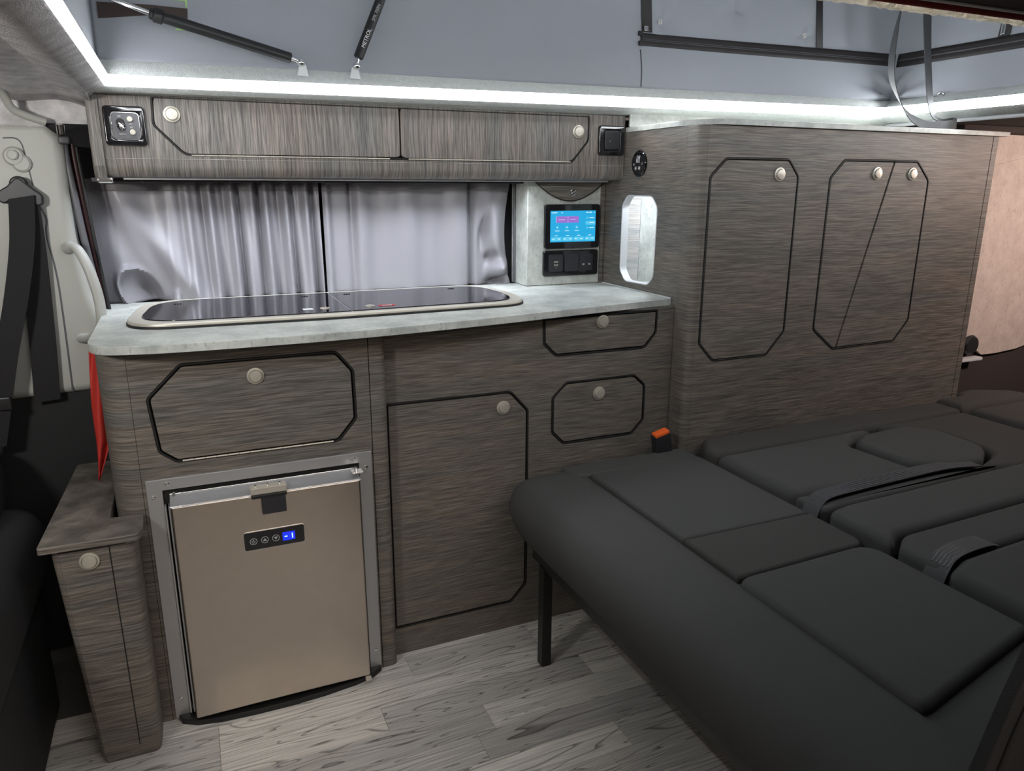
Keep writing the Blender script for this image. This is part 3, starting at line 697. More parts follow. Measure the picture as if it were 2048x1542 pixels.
HB = thing('hob_and_sink', 'long glass-lidded hob and sink with steel rim set in the worktop', 'hob', (.32, 1.80, .84))
def hobout(d): return rp([(-.127+d, 1.640+d, .10), (.30, 1.622+d, .9), (.765-d, 1.640+d, .09), (.785-d, 1.80, .5), (.762-d, 1.975-d, .12), (-.095+d, 1.985-d, .12)], .1, 10)
plate('gasket', hobout(-.002), 'z', .8450, .005, BLACK, HB, bev=.0015, seg=2)
plate('rim', hobout(.0), 'z', .8510, .0062, CHR if False else NICK, HB, holes=[hobout(.026)], bev=.003, seg=4)
gl = hobout(.0265)
if area2(gl) < 0: gl.reverse()
def clip(poly, x, keep_left):
    out = []
    for i in range(len(poly)):
        a, b = poly[i], poly[(i+1) % len(poly)]
        ia = (a[0] <= x) == keep_left; ib = (b[0] <= x) == keep_left
        if ia: out.append(a)
        if ia != ib:
            t = (x-a[0])/(b[0]-a[0]); out.append((x, a[1]+(b[1]-a[1])*t))
    return out
for s, kl in ((.3345, True), (.3375, False)):
    L_ = plate('glass_lid', clip(gl, s, kl), 'z', .8530, .006, HOBG, HB, bev=.001, seg=2)
bm = bmesh.new(); tube_bm(bm, [(.3360, 1.655, .8505), (.3360, 1.957, .8505)], .0014, 6); finish('lid_joint', bm, ALU, HB)
for x, y in ((.284, 1.700), (.386, 1.695)):
    lathe('finger_hole', [(.011, 0), (.011, .0015), (.0085, .002), (.0080, .0005), (.0001, .0005)], (x, y, .853), (0, 0, 1), NICK, HB, 24)
    lathe('hole_centre', [(.0085, 0), (.0085, .0010), (.0001, .0010)], (x, y, .8528), (0, 0, 1), BLACK, HB, 24)
plate('label_sticker', rect(.236, .258, 1.690, 1.712), 'z', .8535, .0004, PALE, HB, bev=0)
plate('warning_ring', [(.424+.021*math.cos(a*PI/16), 1.690+.013*math.sin(a*PI/16)) for a in range(32)], 'z', .8536, .0004, RED, HB, holes=[[(.424+.016*math.cos(a*PI/16), 1.690+.009*math.sin(a*PI/16)) for a in range(32)]], bev=0)
plate('warning_mark', rect(.413, .436, 1.6885, 1.6925), 'z', .8537, .0004, PALE, HB, bev=0)
for x, y in ((-.02, 1.895), (.27, 1.905), (.375, 1.905), (.655, 1.905)):
    for dx in (-.006, 0, .006): box('hinge_mount', x+dx-.002, x+dx+.002, y-.003, y+.003, .853, .8545, BMET, HB, 0)

# ------------------------------------------------------------------ KITCHEN UNIT
KU = thing('kitchen_unit', 'dark grained kitchen base unit with flap, cupboard and two small drawers', 'cabinet', (.5, 1.8, 0))
flap = rp([(-.030, .787), (-.093, .722), (-.080, .609), (-.050, .584), (.274, .585), (.314, .632), (.313, .740), (.279, .787)], .014, 5)
flap = rp([(-.026, .7865, .02), (-.092, .722, .02), (-.082, .610, .02), (-.050, .5845, .015), (.272, .585, .02), (.3135, .633, .02), (.3120, .742, .02), (.277, .7865, .02)], .02, 5)
plate('left_panel', [(-.118, 0), (-.092, 0), (-.092, .546), (.326, .546), (.326, 0), (.3435, 0), (.3435, .824), (-.118, .824)], 'y', 1.55, .016, WX, KU, holes=[flap], bev=.0014, seg=2)
plate('backing', rect(-.116, .344, .57, .82), 'y', 1.569, .004, BLACK, KU, bev=0)
fl = cdoor('flap_door', KU, flap, 1.5495, WX, .0075, .015, True, (.112, .749))
bm = bmesh.new(); n = 14
for i in range(n):
    x0 = -.040+.300*i/n; tube_bm(bm, [(x0+.0004, 1.5485, .5885), (x0+.300/n-.0004, 1.5485, .5885)], .0018, 8)
finish('piano_hinge', bm, NICK, KU)
def shell(path, th):
    P = [Vector(p) for p in path]; q = []
    for i in range(len(P)):
        t = (P[min(i+1, len(P)-1)]-P[max(i-1, 0)]).normalized(); q.append((P[i].x+t.y*th, P[i].y-t.x*th))
    return [tuple(p) for p in P]+q[::-1]
side = [(-.1185, 1.55), (-.135, 1.5515), (-.151, 1.558), (-.163, 1.570), (-.1705, 1.588), (-.1735, 1.61), (-.1735, 2.04)]
plate('left_side', shell(side, .012), 'z', .824, .824, WX, KU, bev=0)
pil = rp([(.3450, 1.55, .001), (.382, 1.55, .018), (.382, 1.60, .001), (.345, 1.60, .001)], .01, 6)
plate('pilaster', pil, 'z', .824, .824, WX, KU, bev=0)
big = rp([(.384, .6475, .001), (.693, .6455, .02), (.7405, .593, .02), (.7390, .120, .02), (.697, .0735, .02), (.384, .0725, .001)], .01, 5)
dr1 = rp([(.776, .8175, .001), (.777, .752, .02), (.811, .7185, .02), (1.068, .7185, .02), (1.1025, .757, .02), (1.1035, .8175, .001)], .01, 5)
dr2 = rp([(.842, .652, .018), (1.042, .652, .018), (1.076, .622, .018), (1.0765, .525, .018), (1.040, .489, .018), (.836, .489, .018), (.803, .523, .018), (.803, .616, .018)], .01, 5)
plate('right_panel', rect(.3825, 1.1535, 0, .824), 'y', 1.585, .016, WX, KU, holes=[big, dr1, dr2], bev=.0014, seg=2)
plate('backing', rect(.3825, 1.152, .02, .822), 'y', 1.604, .004, BLACK, KU, bev=0)
cdoor('cupboard_door', KU, big, 1.5845, WX, .007, .015, True, (.672, .606))
cdoor('drawer', KU, dr1, 1.5845, WX, .007, .015, True, (.940, .797))
cdoor('drawer', KU, dr2, 1.5845, WX, .007, .015, True, (.936, .613))

# ------------------------------------------------------------------ FRIDGE
F = thing('fridge', 'stainless steel fridge with blue display built into the kitchen unit', 'fridge', (.115, 1.75, 0))
fo = [(-.112, .004), (-.083, .004), (-.083, .531), (.3115, .531), (.3135, .004), (.340, .004), (.340, .555), (-.112, .555)]
frm = plate('frame', fo, 'y', 1.5465, .0035, ALU, F, bev=.0008)
sc0 = None
for x, z in ((-.073, .544), (-.100, .519), (.300, .543), (.327, .519), (-.098, .052), (.328, .056)):
    if sc0 is None:
        sc0 = lathe('screw', [(.0001, 0), (.0042, 0), (.0040, .0010), (.0022, .0016), (.0018, .0008), (.0001, .0008)], (0, 0, 0), (0, -1, 0), CHR, None, 16)
        sc0.parent = frm; sc0.location = (Vector((x, 1.5465, z))); 
    else: dupmesh(sc0, frm, (x, 1.5465, z), 'screw')
bm = bmesh.new()
box_bm(bm, -.092, .325, 1.553, 1.556, .50, .545); box_bm(bm, -.092, -.0885, 1.55, 2.0, 0, .545); box_bm(bm, .3225, .326, 1.55, 2.0, 0, .545); box_bm(bm, -.092, .326, 1.60, 1.604, 0, .545)
finish('recess', bm, BLACK, F)
box('body', -.078, .308, 1.56, 1.595, .012, .524, BMET, F, .003)
for x in (-.0825, -.0755): box('door_seal', x, x+.0035, 1.535, 1.56, .018, .50, ALU, F, .0008)
door = plate('door', rrect(-.070, .3045, .020, .5085, .004), 'y', 1.506, .046, STEEL, F, bev=.004, seg=4)
rail = plate('top_rail', [(1.5075, .5065), (1.5085, .5105), (1.512, .5118), (1.541, .5200), (1.545, .5225), (1.548, .5215), (1.548, .516), (1.513, .5040)], 'x', -.071, .376, ALU, F, bev=.001)
tube('rail_bead', [(-.071, 1.544, .5222), (.305, 1.544, .5222)], .0016, CHR, rail, 8)
tube('rail_bead', [(-.071, 1.5085, .5080), (.305, 1.5085, .5080)], .0014, CHR, rail, 8)
box('hinge_plate', .288, .312, 1.505, 1.53, .5225, .5255, CHR, F, .001); lathe('hinge_pin', [(.0001, 0), (.004, 0), (.004, .006), (.0001, .008)], (.299, 1.522, .5255), (0, 0, 1), CHR, F, 14)
lathe('hinge_pin', [(.0001, 0), (.003, 0), (.003, .006), (.0001, .008)], (-.062, 1.525, .5255), (0, 0, 1), CHR, F, 14)
lp = plate('latch_plate', rrect(.079, .151, .5105, .5255, .002), 'y', 1.500, .02, NICK, F, bev=.002, seg=2)
for x in (.090, .114, .138): lathe('latch_screw', [(.0001, 0), (.0028, 0), (.0028, .004), (.0001, .005)], (x, 1.509, .5255), (0, 0, 1), CHR, F, 12)
box('latch_block', .080, .150, 1.4965, 1.508, .503, .5105, BMET, F, .002)
plate('latch_tab', rrect(.099, .147, .4665, .5085, .002), 'y', 1.4975, .008, MATB, F, bev=.0015, seg=2)
plate('panel_bezel', rrect(.0575, .1805, .3875, .4295, .005), 'y', 1.5045, .002, CHR, F, holes=[rrect(.0590, .1790, .389, .428, .0045)], bev=.0004)
pn = plate('control_strip', rrect(.0588, .1792, .3888, .4282, .005), 'y', 1.5035, .003, GLOSSB, F, bev=.0005)
for k, x in enumerate((.0765, .099, .121)):
    b = plate('touch_button', circ(x, .4080, .0074, 28), 'y', 1.5028, .0008, PRINTG, F, holes=[circ(x, .4080, .0064, 24)], bev=0)
    if k == 0:
        a = [(x+.0036*math.cos(math.radians(t)), .4078+.0036*math.sin(math.radians(t))) for t in range(130, 411, 14)]
        i_ = [(x+.0026*math.cos(math.radians(t)), .4078+.0026*math.sin(math.radians(t))) for t in range(410, 129, -14)]
        plate('button_symbol', a+i_, 'y', 1.5028, .0008, PRINTG, F, bev=0); plate('button_symbol', rect(x-.0006, x+.0006, .4082, .4128), 'y', 1.5028, .0008, PRINTG, F, bev=0)
    else:
        s = 1 if k == 1 else -1
        plate('button_symbol', [(x-.0042, .4080-.0026*s), (x+.0042, .4080-.0026*s), (x, .4080+.0036*s)], 'y', 1.5028, .0008, PRINTG, F, bev=0)
plate('display', rect(.1345, .1600, .3985, .4175), 'y', 1.5030, .0008, BLUE, F, bev=0)
plate('display_digit', rect(.1385, .1445, .4070, .4088), 'y', 1.5024, .0006, BLUEW, F, bev=0)
plate('display_digit', rect(.1535, .1556, .4025, .4135), 'y', 1.5024, .0006, BLUEW, F, bev=0)
kick = [(-.108, 1.552), (-.100, 1.530), (-.070, 1.512), (-.02, 1.502), (.05, 1.497), (.12, 1.496), (.198, 1.500), (.27, 1.510), (.315, 1.522), (.338, 1.540), (.342, 1.56), (-.108, 1.56)]
plate('plinth', kick, 'z', .012, .012, BMET, F, bev=.003, seg=2)
box('foot_clip', .292, .305, 1.499, 1.507, .010, .020, NICK, F, .001)

# ------------------------------------------------------------------ PEDESTAL LOCKER
P = thing('side_locker', 'narrow dark grained pedestal locker standing at the left end of the kitchen unit', 'cabinet', (-.21, 1.6, 0))
plate('top', rp([(-.293, 1.452, .006), (-.128, 1.448, .012), (-.121, 1.475, .004), (-.121, 1.543, .003), (-.180, 1.548, .003), (-.180, 1.90, .002), (-.272, 1.90, .01)], .005, 4), 'z', .4905, .013, WX, P, bev=.002, seg=3)
def taper(z): return -.279+.030*(1-z/.477)*1.0
bm = bmesh.new(); 
prof = lambda z: rp([(taper(z)+.004, 1.462, .012), (-.134-.002*(1-z/.477), 1.460, .022), (-.134-.002*(1-z/.477), 1.545, .001), (-.180, 1.545, .001), (-.180, 1.90, .001), (taper(z)+.004, 1.90, .001)], .01, 8)
R_ = []
for z in (.477, .35, .2, .1, .02, 0.0):
    p = prof(z); 
    if z == 0: p = inset(p if area2(p) > 0 else p[::-1], .004) if area2(p) > 0 else p
    R_.append([bm.verts.new((x, y, z)) for x, y in p])
for A, B_ in zip(R_[:-1], R_[1:]):
    n = len(A)
    for k in range(n): bm.faces.new((A[k], A[(k+1) % n], B_[(k+1) % n], B_[k]))
bm.faces.new(R_[0]); bm.faces.new(R_[-1]); finish('carcass', bm, WX, P)
dd = plate('door', [(-.262, .470), (-.1800, .470), (-.1775, .03), (-.240, .03)], 'y', 1.4596, .003, WX, P, bev=.0004)
plate('door_seam', [(-.1800, .470), (-.1784, .470), (-.1758, .03), (-.1774, .03)], 'y', 1.4594, .002, BLACK, P, bev=0)
box('door_seam', -.262, -.150, 1.4600, 1.4620, .4705, .4725, BLACK, P, 0)
knob(dd, (-.214, 1.4596, .448))

# ------------------------------------------------------------------ TALL CUPBOARD
T = thing('tall_cupboard', 'large dark grained rear cupboard with three chamfered doors and a lit slot', 'cupboard', (1.7, 1.8, .2))
D1 = rp([(1.232, 1.1905, .02), (1.430, 1.1905, .02), (1.4665, 1.148, .02), (1.4690, .745, .02), (1.413, .682, .02), (1.234, .682, .02), (1.186, .732, .02), (1.185, 1.146, .02)], .02, 5)
D2 = rp([(1.616, 1.1925, .02), (1.889, 1.1925, .02), (1.943, 1.141, .02), (1.941, .744, .02), (1.888, .682, .02), (1.650, .679, .02), (1.569, .741, .02), (1.571, 1.145, .02)], .02, 5)
plate('front_panel', rect(1.1755, 2.1845, .22, 1.264), 'y', 1.52, .016, WX, T, holes=[D1, D2], bev=.0014, seg=2)
plate('end_strip', rect(2.186, 2.209, .22, 1.264), 'y', 1.52, .016, WX, T, bev=.0008)
plate('right_side', rect(1.537, 1.98, .22, 1.264), 'x', 2.192, .016, WX, T, bev=0)
plate('backing', rect(1.19, 2.0, .6, 1.25), 'y', 1.539, .004, BLACK, T, bev=0)
cor = [(1.1750, 1.52), (1.168, 1.5212), (1.162, 1.5250), (1.1575, 1.531), (1.1555, 1.539), (1.155, 1.550), (1.155, 1.575)]
plate('corner_post', cor+[(1.168, 1.575), (1.168, 1.56), (1.175, 1.534)], 'z', 1.264, 1.264, WX, T, bev=0)
slot = rp([(1.714, 1.0970, .03), (1.836, 1.0985, .03), (1.8615, 1.070, .03), (1.8615, .888, .03), (1.832, .858, .03), (1.716, .860, .03), (1.690, .885, .03), (1.686, 1.068, .03)], .03, 6)
plate('left_side', rect(1.5755, 2.06, 0.0, 1.264), 'x', 1.155, .016, WX, T, holes=[slot], bev=.0005)
s_in = slot if area2(slot) > 0 else slot[::-1]
plate('slot_edging', s_in, 'x', 1.1540, .022, PALE, T, holes=[inset(s_in, .003)], bev=.0008)
NB = plate('niche_back', rect(1.173, 1.2620, .80, 1.17), 'y', 1.93, .006, WN, T, bev=0)
plate('niche_back', rect(1.2630, 1.46, .80, 1.17), 'y', 1.93, .006, STONE, T, bev=0)
plate('niche_wall', rect(1.60, 1.93, .80, 1.17), 'x', 1.452, .006, STONE, T, bev=0)
plate('niche_wall', rect(1.173, 1.452, .80, 1.17), 'y', 1.60, .006, STONE, T, bev=0)
plate('niche_floor', rect(1.173, 1.452, 1.606, 1.93), 'z', .84, .006, STONE, T, bev=0)
plate('niche_ceiling', rect(1.173, 1.452, 1.606, 1.93), 'z', 1.17, .006, STONE, T, bev=0)
cdoor('door', T, D1, 1.5195, WX, .006, .015, True, (1.400, 1.152))
# the second opening holds two leaves split by a slanting joint
i2 = inset(D2 if area2(D2) > 0 else D2[::-1], .006)
def side_clip(poly, a, b, keep, off):
    A, B_ = Vector(a), Vector(b); n = Vector((-(B_-A).y, (B_-A).x)).normalized(); out = []
    f = lambda p: ((Vector(p)-A).dot(n))*keep-off
    for i in range(len(poly)):
        p, q = poly[i], poly[(i+1) % len(poly)]; fp, fq = f(p), f(q)
        if fp >= 0: out.append(p)
        if (fp >= 0) != (fq >= 0):
            t = fp/(fp-fq); out.append((p[0]+(q[0]-p[0])*t, p[1]+(q[1]-p[1])*t))
    return out
A_, B2 = (1.6625, .68), (1.8005, 1.19)
dl = plate('door', side_clip(i2, A_, B2, 1, .003), 'y', 1.5195, .015, WX, T, bev=.0008); knob(dl, (1.7375, 1.5195, 1.157))
dr = plate('door', side_clip(i2, A_, B2, -1, .003), 'y', 1.5195, .015, WX, T, bev=.0008); knob(dr, (1.871, 1.5195, 1.157))
d2 = D2 if area2(D2) > 0 else D2[::-1]
plate('edge_trim', inset(d2, .0003), 'y', 1.5183, .004, BLACK, T, holes=[inset(d2, .0042)], bev=.0006)
plate('back_panel', rect(1.157, 2.3, 1.278, 1.318), 'y', 1.842, .006, STONE, T, bev=0)

sh = plate('shelf_top', rp([(1.1545, 1.835, .002), (1.150, 1.610, .05), (1.185, 1.506, .06), (2.238, 1.506, .006), (2.238, 1.86, .002), (1.1545, 1.86, .001)], .01, 8), 'z', 1.2770, .0125, STONE, None, bev=.002, seg=2)
tagit(sh, 'pale concrete-effect shelf top lying on the tall rear cupboard', 'shelf')

HT = thing('heater_control', 'round black heater dial with white symbols on the tall cupboard side', 'control', (1.155, 1.78, 1.18))
lathe('disc', [(.0345, 0), (.0345, .004), (.032, .006), (.0001, .006)], (1.155, 1.780, 1.1805), (-1, 0, 0), GLOSSB, HT, 36)
X_ = 1.1485
for k in (-1, 0, 1):
    bm = bmesh.new(); tube_bm(bm, [(X_, 1.780+k*.0062+.0015*math.sin(t*PI*1.6), 1.1825+.018*t/1.0) for t in [i/8 for i in range(9)]], .0009, 6); finish('heat_symbol', bm, PRINT, HT)
for yy, zz, r in ((1.800, 1.178, .0028), (1.761, 1.180, .0028), (1.7905, 1.168, .0048), (1.7735, 1.1685, .0048)):
    plate('touch_button', circ(yy, zz, r, 20), 'x', X_-.0005, .0008, PRINTG, HT, holes=[circ(yy, zz, r*.8, 16)], bev=0)
plate('button_symbol', rect(1.7890, 1.7920, 1.1660, 1.1700), 'x', X_-.0005, .0008, PRINT, HT, bev=0); plate('button_symbol', rect(1.7720, 1.7750, 1.1665, 1.1705), 'x', X_-.0005, .0008, PRINT, HT, bev=0)

# ------------------------------------------------------------------ REAR CORNER
pk = plate('wall_rear_panel', rp([(2.30, 1.30, .001), (2.30, .62, .001), (2.570, .600, .004), (2.600, .555, .03), (2.64, .5290, .03), (2.72, .5285, .05), (2.83, .536, .05), (2.92, .552, .05), (2.99, .58, .01), (2.99, 1.30, .001)], .02, 6), 'y', 1.75, .012, PINK, None, bev=.003, seg=2)
pk.name = 'wall_rear'; structure(pk)
structure(tube('trim_11', catmull([(2.50, 1.7495, 1.185), (2.585, 1.7492, 1.201), (2.64, 1.749, 1.211), (2.72, 1.749, 1.222)], 4), .0016, PINK, n=6))
o = lathe('window_catch', [(.0001, 0), (.034, 0), (.036, .006), (.030, .016), (.0001, .018)], (2.560, 1.748, .575), (0, -1, 0), MATB, None, 30); tagit(o, 'round black catch peeping out behind the tall cupboard edge', 'catch')
o = box('sill_bracket', 2.45, 2.608, 1.72, 1.75, .519, .531, PALE, None, .003); tagit(o, 'small pale ledge under the black catch beside the tall cupboard', 'ledge')
structure(plate('trim_12', rect(2.21, 3.0, .2, .56), 'y', 1.765, .01, DARKH, None, bev=0))

# ------------------------------------------------------------------ BED
BED = thing('bed_seat', 'charcoal fabric bench seat folded flat into a bed', 'bed', (1.2, 1.0, 0))
prof = [(.705, .285), (.684, .300), (.664, .330), (.652, .365), (.648, .392), (.654, .412), (.667, .434), (.690, .4475), (.73, .4520), (.80, .4525), (.838, .447), (.845, .440), (1.165, .440), (1.166, .285)]
def seat_sec(y, s=0):
    out = []
    cx, cz = .80, .37
    for x, z in prof:
        if x < .75: x = x+s*(cx-x)*.35
        out.append((x, y, z+(cz-z)*s*.45 if x < 1.1 else z))
    return out
bm = bmesh.new(); secs = []
for y, s in ((1.535, 1), (1.530, .55), (1.520, .28), (1.505, .10), (1.485, .02), (1.45, 0), (1.2, 0), (.9, 0), (.56, 0), (.38, 0)):
    secs.append([bm.verts.new(p) for p in seat_sec(y, s)])
for A, B_ in zip(secs[:-1], secs[1:]):
    n = len(A)
    for k in range(n): bm.faces.new((A[k], A[(k+1) % n], B_[(k+1) % n], B_[k]))
bm.faces.new(secs[0]); bm.faces.new(secs[-1]); o = finish('seat_cushion', bm, FAB, BED, 60)
def pad(name, outline, z, r=.016, depth=.03, mat=FAB, seg=6, puff=0):
    return plate(name, outline, 'z', z, depth, mat, BED, bev=r, seg=seg, smooth=60)
pad('seat_bolster', rp([(.842, 1.462, .01), (1.166, 1.462, .01), (1.166, 1.532, .02), (.80, 1.532, .02), (.80, 1.47, .02)], .01, 6), .4525, .008, .02)
pad('seat_panel', rp([(.845, 1.460, .012), (1.1655, 1.460, .01), (1.1655, 1.0835, .004), (.845, 1.0865, .004)], .01, 6), .4560, .010, .025)
pad('seat_panel', rp([(.845, 1.0850, .004), (1.1655, 1.0825, .004), (1.1655, .9345, .03), (.845, .9260, .004)], .01, 6), .4555, .008, .025, FAB2)
pad('seat_panel', rp([(.836, .9245, .035), (1.1655, .9330, .05), (1.1675, .618, .02), (.840, .550, .02)], .01, 8), .4575, .014, .032, FAB)
box('underframe', .700, 1.5, .38, 1.47, .257, .285, BMET, BED, .002)
o = box('leg', .695, .720, 1.398, 1.424, 0, .262, BMET, BED, .002)
dupmesh(o, BED, (0, -.9, 0), 'leg')
box('base_box', 1.05, 1.9, .40, 1.50, .0, .26, BMET, BED, .002)
# backrest lying flat
pad('back_bolster', rp([(1.172, 1.396, .005), (1.166, 1.44, .03), (1.21, 1.512, .05), (2.095, 1.5165, .03), (2.095, 1.418, .005)], .01, 8), .481, .018, .05, FAB2)
pad('back_panel', rp([(1.172, 1.394, .01), (1.172, 1.134, .03), (1.60, 1.112, .01), (1.55, 1.150, .02), (1.535, 1.325, .05), (1.60, 1.365, .05), (1.70, 1.392, .02), (1.66, 1.410, .005)], .01, 6), .478, .022, .05)
pad('back_panel', rp([(1.60, 1.108, .01), (1.80, 1.060, .03), (2.092, 1.060, .03), (2.092, 1.414, .01), (1.72, 1.414, .01), (1.80, 1.37, .03), (1.86, 1.30, .08), (1.84, 1.14, .08), (1.72, 1.098, .03)], .01, 6), .476, .018, .05, FAB2)
pad('headrest', rp([(1.552, 1.160, .03), (1.545, 1.318, .06), (1.62, 1.358, .05), (1.785, 1.370, .06), (1.845, 1.30, .08), (1.832, 1.160, .07), (1.735, 1.100, .04), (1.64, 1.110, .03)], .03, 8), .486, .018, .05)
pad('back_bolster', rp([(1.172, 1.131, .005), (1.172, 1.050, .06), (1.23, 1.060, .04), (2.092, 1.085, .02), (2.092, 1.105, .005), (1.80, 1.09, .01), (1.60, 1.11, .005)], .01, 6), .472, .012, .05)
pad('back_panel', rp([(1.172, 1.046, .05), (1.172, .877, .02), (1.215, .912, .06), (2.092, .940, .02), (2.092, 1.078, .02), (1.24, 1.056, .03)], .01, 6), .4755, .018, .05)
pad('back_bolster', rp([(1.172, .868, .03), (1.172, .775, .02), (1.24, .800, .05), (2.092, .845, .02), (2.092, .935, .02), (1.23, .909, .06)], .01, 6), .472, .014, .05)
pad('back_panel', rp([(1.172, .770, .03), (1.172, .35, .02), (2.092, .35, .02), (2.092, .840, .02), (1.24, .796, .05)], .01, 6), .477, .022, .05)

def wstrap(lab, p, hw, name='webbing_strap'):
    o = ribbon(name, p, [hw]*len(p), .0022, WEB, None, 8); tagit(o, lab, 'strap', 'grey webbing straps lying over the folded backrest'); return o
o = wstrap('ribbed grey strap lying along the near edge of the kitchen-side cushion', [(1.160, 1.075, .432), (1.165, 1.080, .452), (1.180, 1.086, .470), (1.215, 1.096, .4812), (1.30, 1.104, .4815), (1.45, 1.111, .4815), (1.60, 1.112, .483), (1.70, 1.098, .480)], Vector((0, .021, 0)))
for k in range(-2, 3):
    bm = bmesh.new(); tube_bm(bm, [(1.185, 1.087+k*.0075, .4745), (1.215, 1.096+k*.0075, .4826), (1.30, 1.104+k*.0075, .4830), (1.45, 1.111+k*.0075, .4830), (1.56, 1.1125+k*.0075, .4838)], .0011, 6); finish('rib', bm, GREYP, o)
o = wstrap('short shiny grey strap tucked into the cushion crease at the right', [(1.160, .786, .432), (1.165, .789, .452), (1.180, .794, .468), (1.215, .806, .4795), (1.27, .816, .4800), (1.33, .822, .476), (1.36, .824, .468)], Vector((0, .021, 0)))
for k in range(-2, 3):
    bm = bmesh.new(); tube_bm(bm, [(1.185, .796+k*.0075, .4725), (1.215, .806+k*.0075, .4806), (1.26, .8148+k*.0075, .4812)], .0011, 6); finish('rib', bm, GREYP, o)

def rearpad(name, outline, z, lab):
    o = plate(name, outline, 'z', z, .07, FAB2, None, bev=.028, seg=6, smooth=60); tagit(o, lab, 'cushion', 'rear mattress cushions'); return o
rearpad('rear_cushion', rp([(2.10, 1.41, .02), (2.10, .40, .02), (2.75, .40, .03), (2.75, 1.41, .05)], .03, 8), .486, 'large charcoal cushion at the far right end of the bed')
rearpad('rear_cushion', rp([(2.10, 1.42, .02), (2.44, 1.42, .07), (2.43, 1.49, .08), (2.30, 1.56, .10), (2.213, 1.54, .02), (2.213, 1.518, .02), (2.10, 1.518, .02)], .03, 8), .490, 'small rounded charcoal cushion behind the tall cupboard corner')

BK = thing('seat_belt_buckle', 'black seat belt buckle with orange release standing between seat and cupboard', 'buckle', (1.1, 1.53, .45))
bq = Matrix.Rotation(math.radians(-14), 4, 'Y')
def bkl(name, x0, x1, y0, y1, z0, z1, mat, bev):
    bm = bmesh.new(); box_bm(bm, x0, x1, y0, y1, z0, z1, bev, 2)
    bmesh.ops.transform(bm, matrix=Matrix.Translation((1.098, 1.528, .47)) @ bq @ Matrix.Rotation(math.radians(8), 4, 'X'), verts=bm.verts[:]); return finish(name, bm, mat, BK)
bkl('housing', -.024, .024, -.013, .013, -.040, .036, MATB, .004)
bkl('release_button', -.022, .020, -.012, .010, .030, .042, ORANGE, .002)

# ------------------------------------------------------------------ HANGING STRAP + HOOK
hs = ribbon('hanging_strap', [(1.865, 1.60, 1.66), (1.842, 1.60, 1.58), (1.832, 1.60, 1.50), (1.834, 1.60, 1.44), (1.853, 1.60, 1.39), (1.90, 1.59, 1.325), (1.955, 1.575, 1.293), (2.015, 1.56, 1.289), (2.07, 1.56, 1.298), (2.088, 1.585, 1.304), (2.05, 1.60, 1.310), (2.022, 1.60, 1.325), (1.998, 1.60, 1.375), (1.968, 1.60, 1.48), (1.945, 1.60, 1.58), (1.93, 1.60, 1.68)],
            [(.012, .01, 0), (.011, .012, 0), (.006, .014, 0), (.005, .014, 0), (.006, .014, .004), (.006, .010, .010), (.002, .004, .0125), (0, .002, .0135), (0, .002, .0135), (.006, .003, .012), (.014, .004, .003), (.0155, .004, 0), (.016, .003, 0), (.017, .003, 0), (.018, .002, 0), (.018, .002, 0)], .0022, WEB)
tagit(hs, 'grey webbing strap hanging in a loop from the raised roof over the shelf', 'strap')
hk = thing('strap_hook', 'small chrome figure-eight hook on the rear cross bar beside the strap', 'hook', (2.09, 1.65, 1.375))
for yy, zz in ((1.665, 1.374), (1.634, 1.381)):
    bm = bmesh.new(); tube_bm(bm, [(2.086, yy+.012*math.cos(a*PI/8), zz+.009*math.sin(a*PI/8)) for a in range(17)], .0028, 8); finish('ring', bm, CHR, hk)

# ------------------------------------------------------------------ B-PILLAR SIDE
PT = plate('pillar_trim', rp([(-.9, 1.245, .01), (-.235, 1.250, .02), (-.209, 1.215, .03), (-.213, 1.10, .2), (-.212, 1.00, .2), (-.198, .89, .2), (-.178, .80, .1), (-.180, .72, .1), (-.200, .672, .03), (-.225, .655, .02), (-.394, .648, .01), (-.9, .63, .01)], .02, 6), 'y', 1.93, .05, TRIM, None, bev=.020, seg=6, smooth=60)
PT.name = 'pillar_trim'; tagit(PT, 'light grey plastic door pillar trim at the left edge', 'trim panel')
tube('groove', catmull([(-.275, 1.9305, 1.085), (-.262, 1.9305, 1.05), (-.266, 1.9305, 1.01), (-.258, 1.9305, .90), (-.262, 1.9305, .66)], 8), .0022, GREYP, PT, 8)
0 and tube('raised_rib', catmull([(-.245, 1.932, 1.18), (-.240, 1.931, 1.06), (-.236, 1.931, .95), (-.224, 1.931, .84), (-.222, 1.932, .70)], 8), .008, TRIM, PT, 12)
tube('slot_line', catmull([(-.318, 1.930, 1.2145), (-.298, 1.930, 1.2150), (-.288, 1.930, 1.208), (-.284, 1.930, 1.192), (-.280, 1.930, 1.15), (-.277, 1.930, 1.118)], 6), .0014, GREYP, PT, 8)
structure(plate('trim_13', rp([(-.9, 1.245, .01), (-.9, 1.31, .01), (-.145, 1.31, .01), (-.145, 1.236, .01)], .01, 4), 'y', 1.926, .03, CARPC, None, bev=.008, seg=4))
AD = thing('belt_height_adjuster', 'round cream seat belt height knob above the belt loop', 'knob', (-.298, 1.93, 1.17))
lathe('disc', [(.0001, 0), (.020, 0), (.020, .006), (.016, .010), (.0001, .011)], (-.303, 1.93, 1.178), (0, -1, 0), TRIM, AD, 28)
lathe('button', [(.0001, 0), (.0105, 0), (.0105, .004), (.008, .0055), (.0001, .005)], (-.304, 1.919, 1.181), (0, -1, 0), TRIM, AD, 24)
lathe('disc', [(.0001, 0), (.019, 0), (.018, .006), (.014, .009), (.0001, .009)], (-.291, 1.93, 1.164), (0, -1, 0), TRIM, AD, 28)
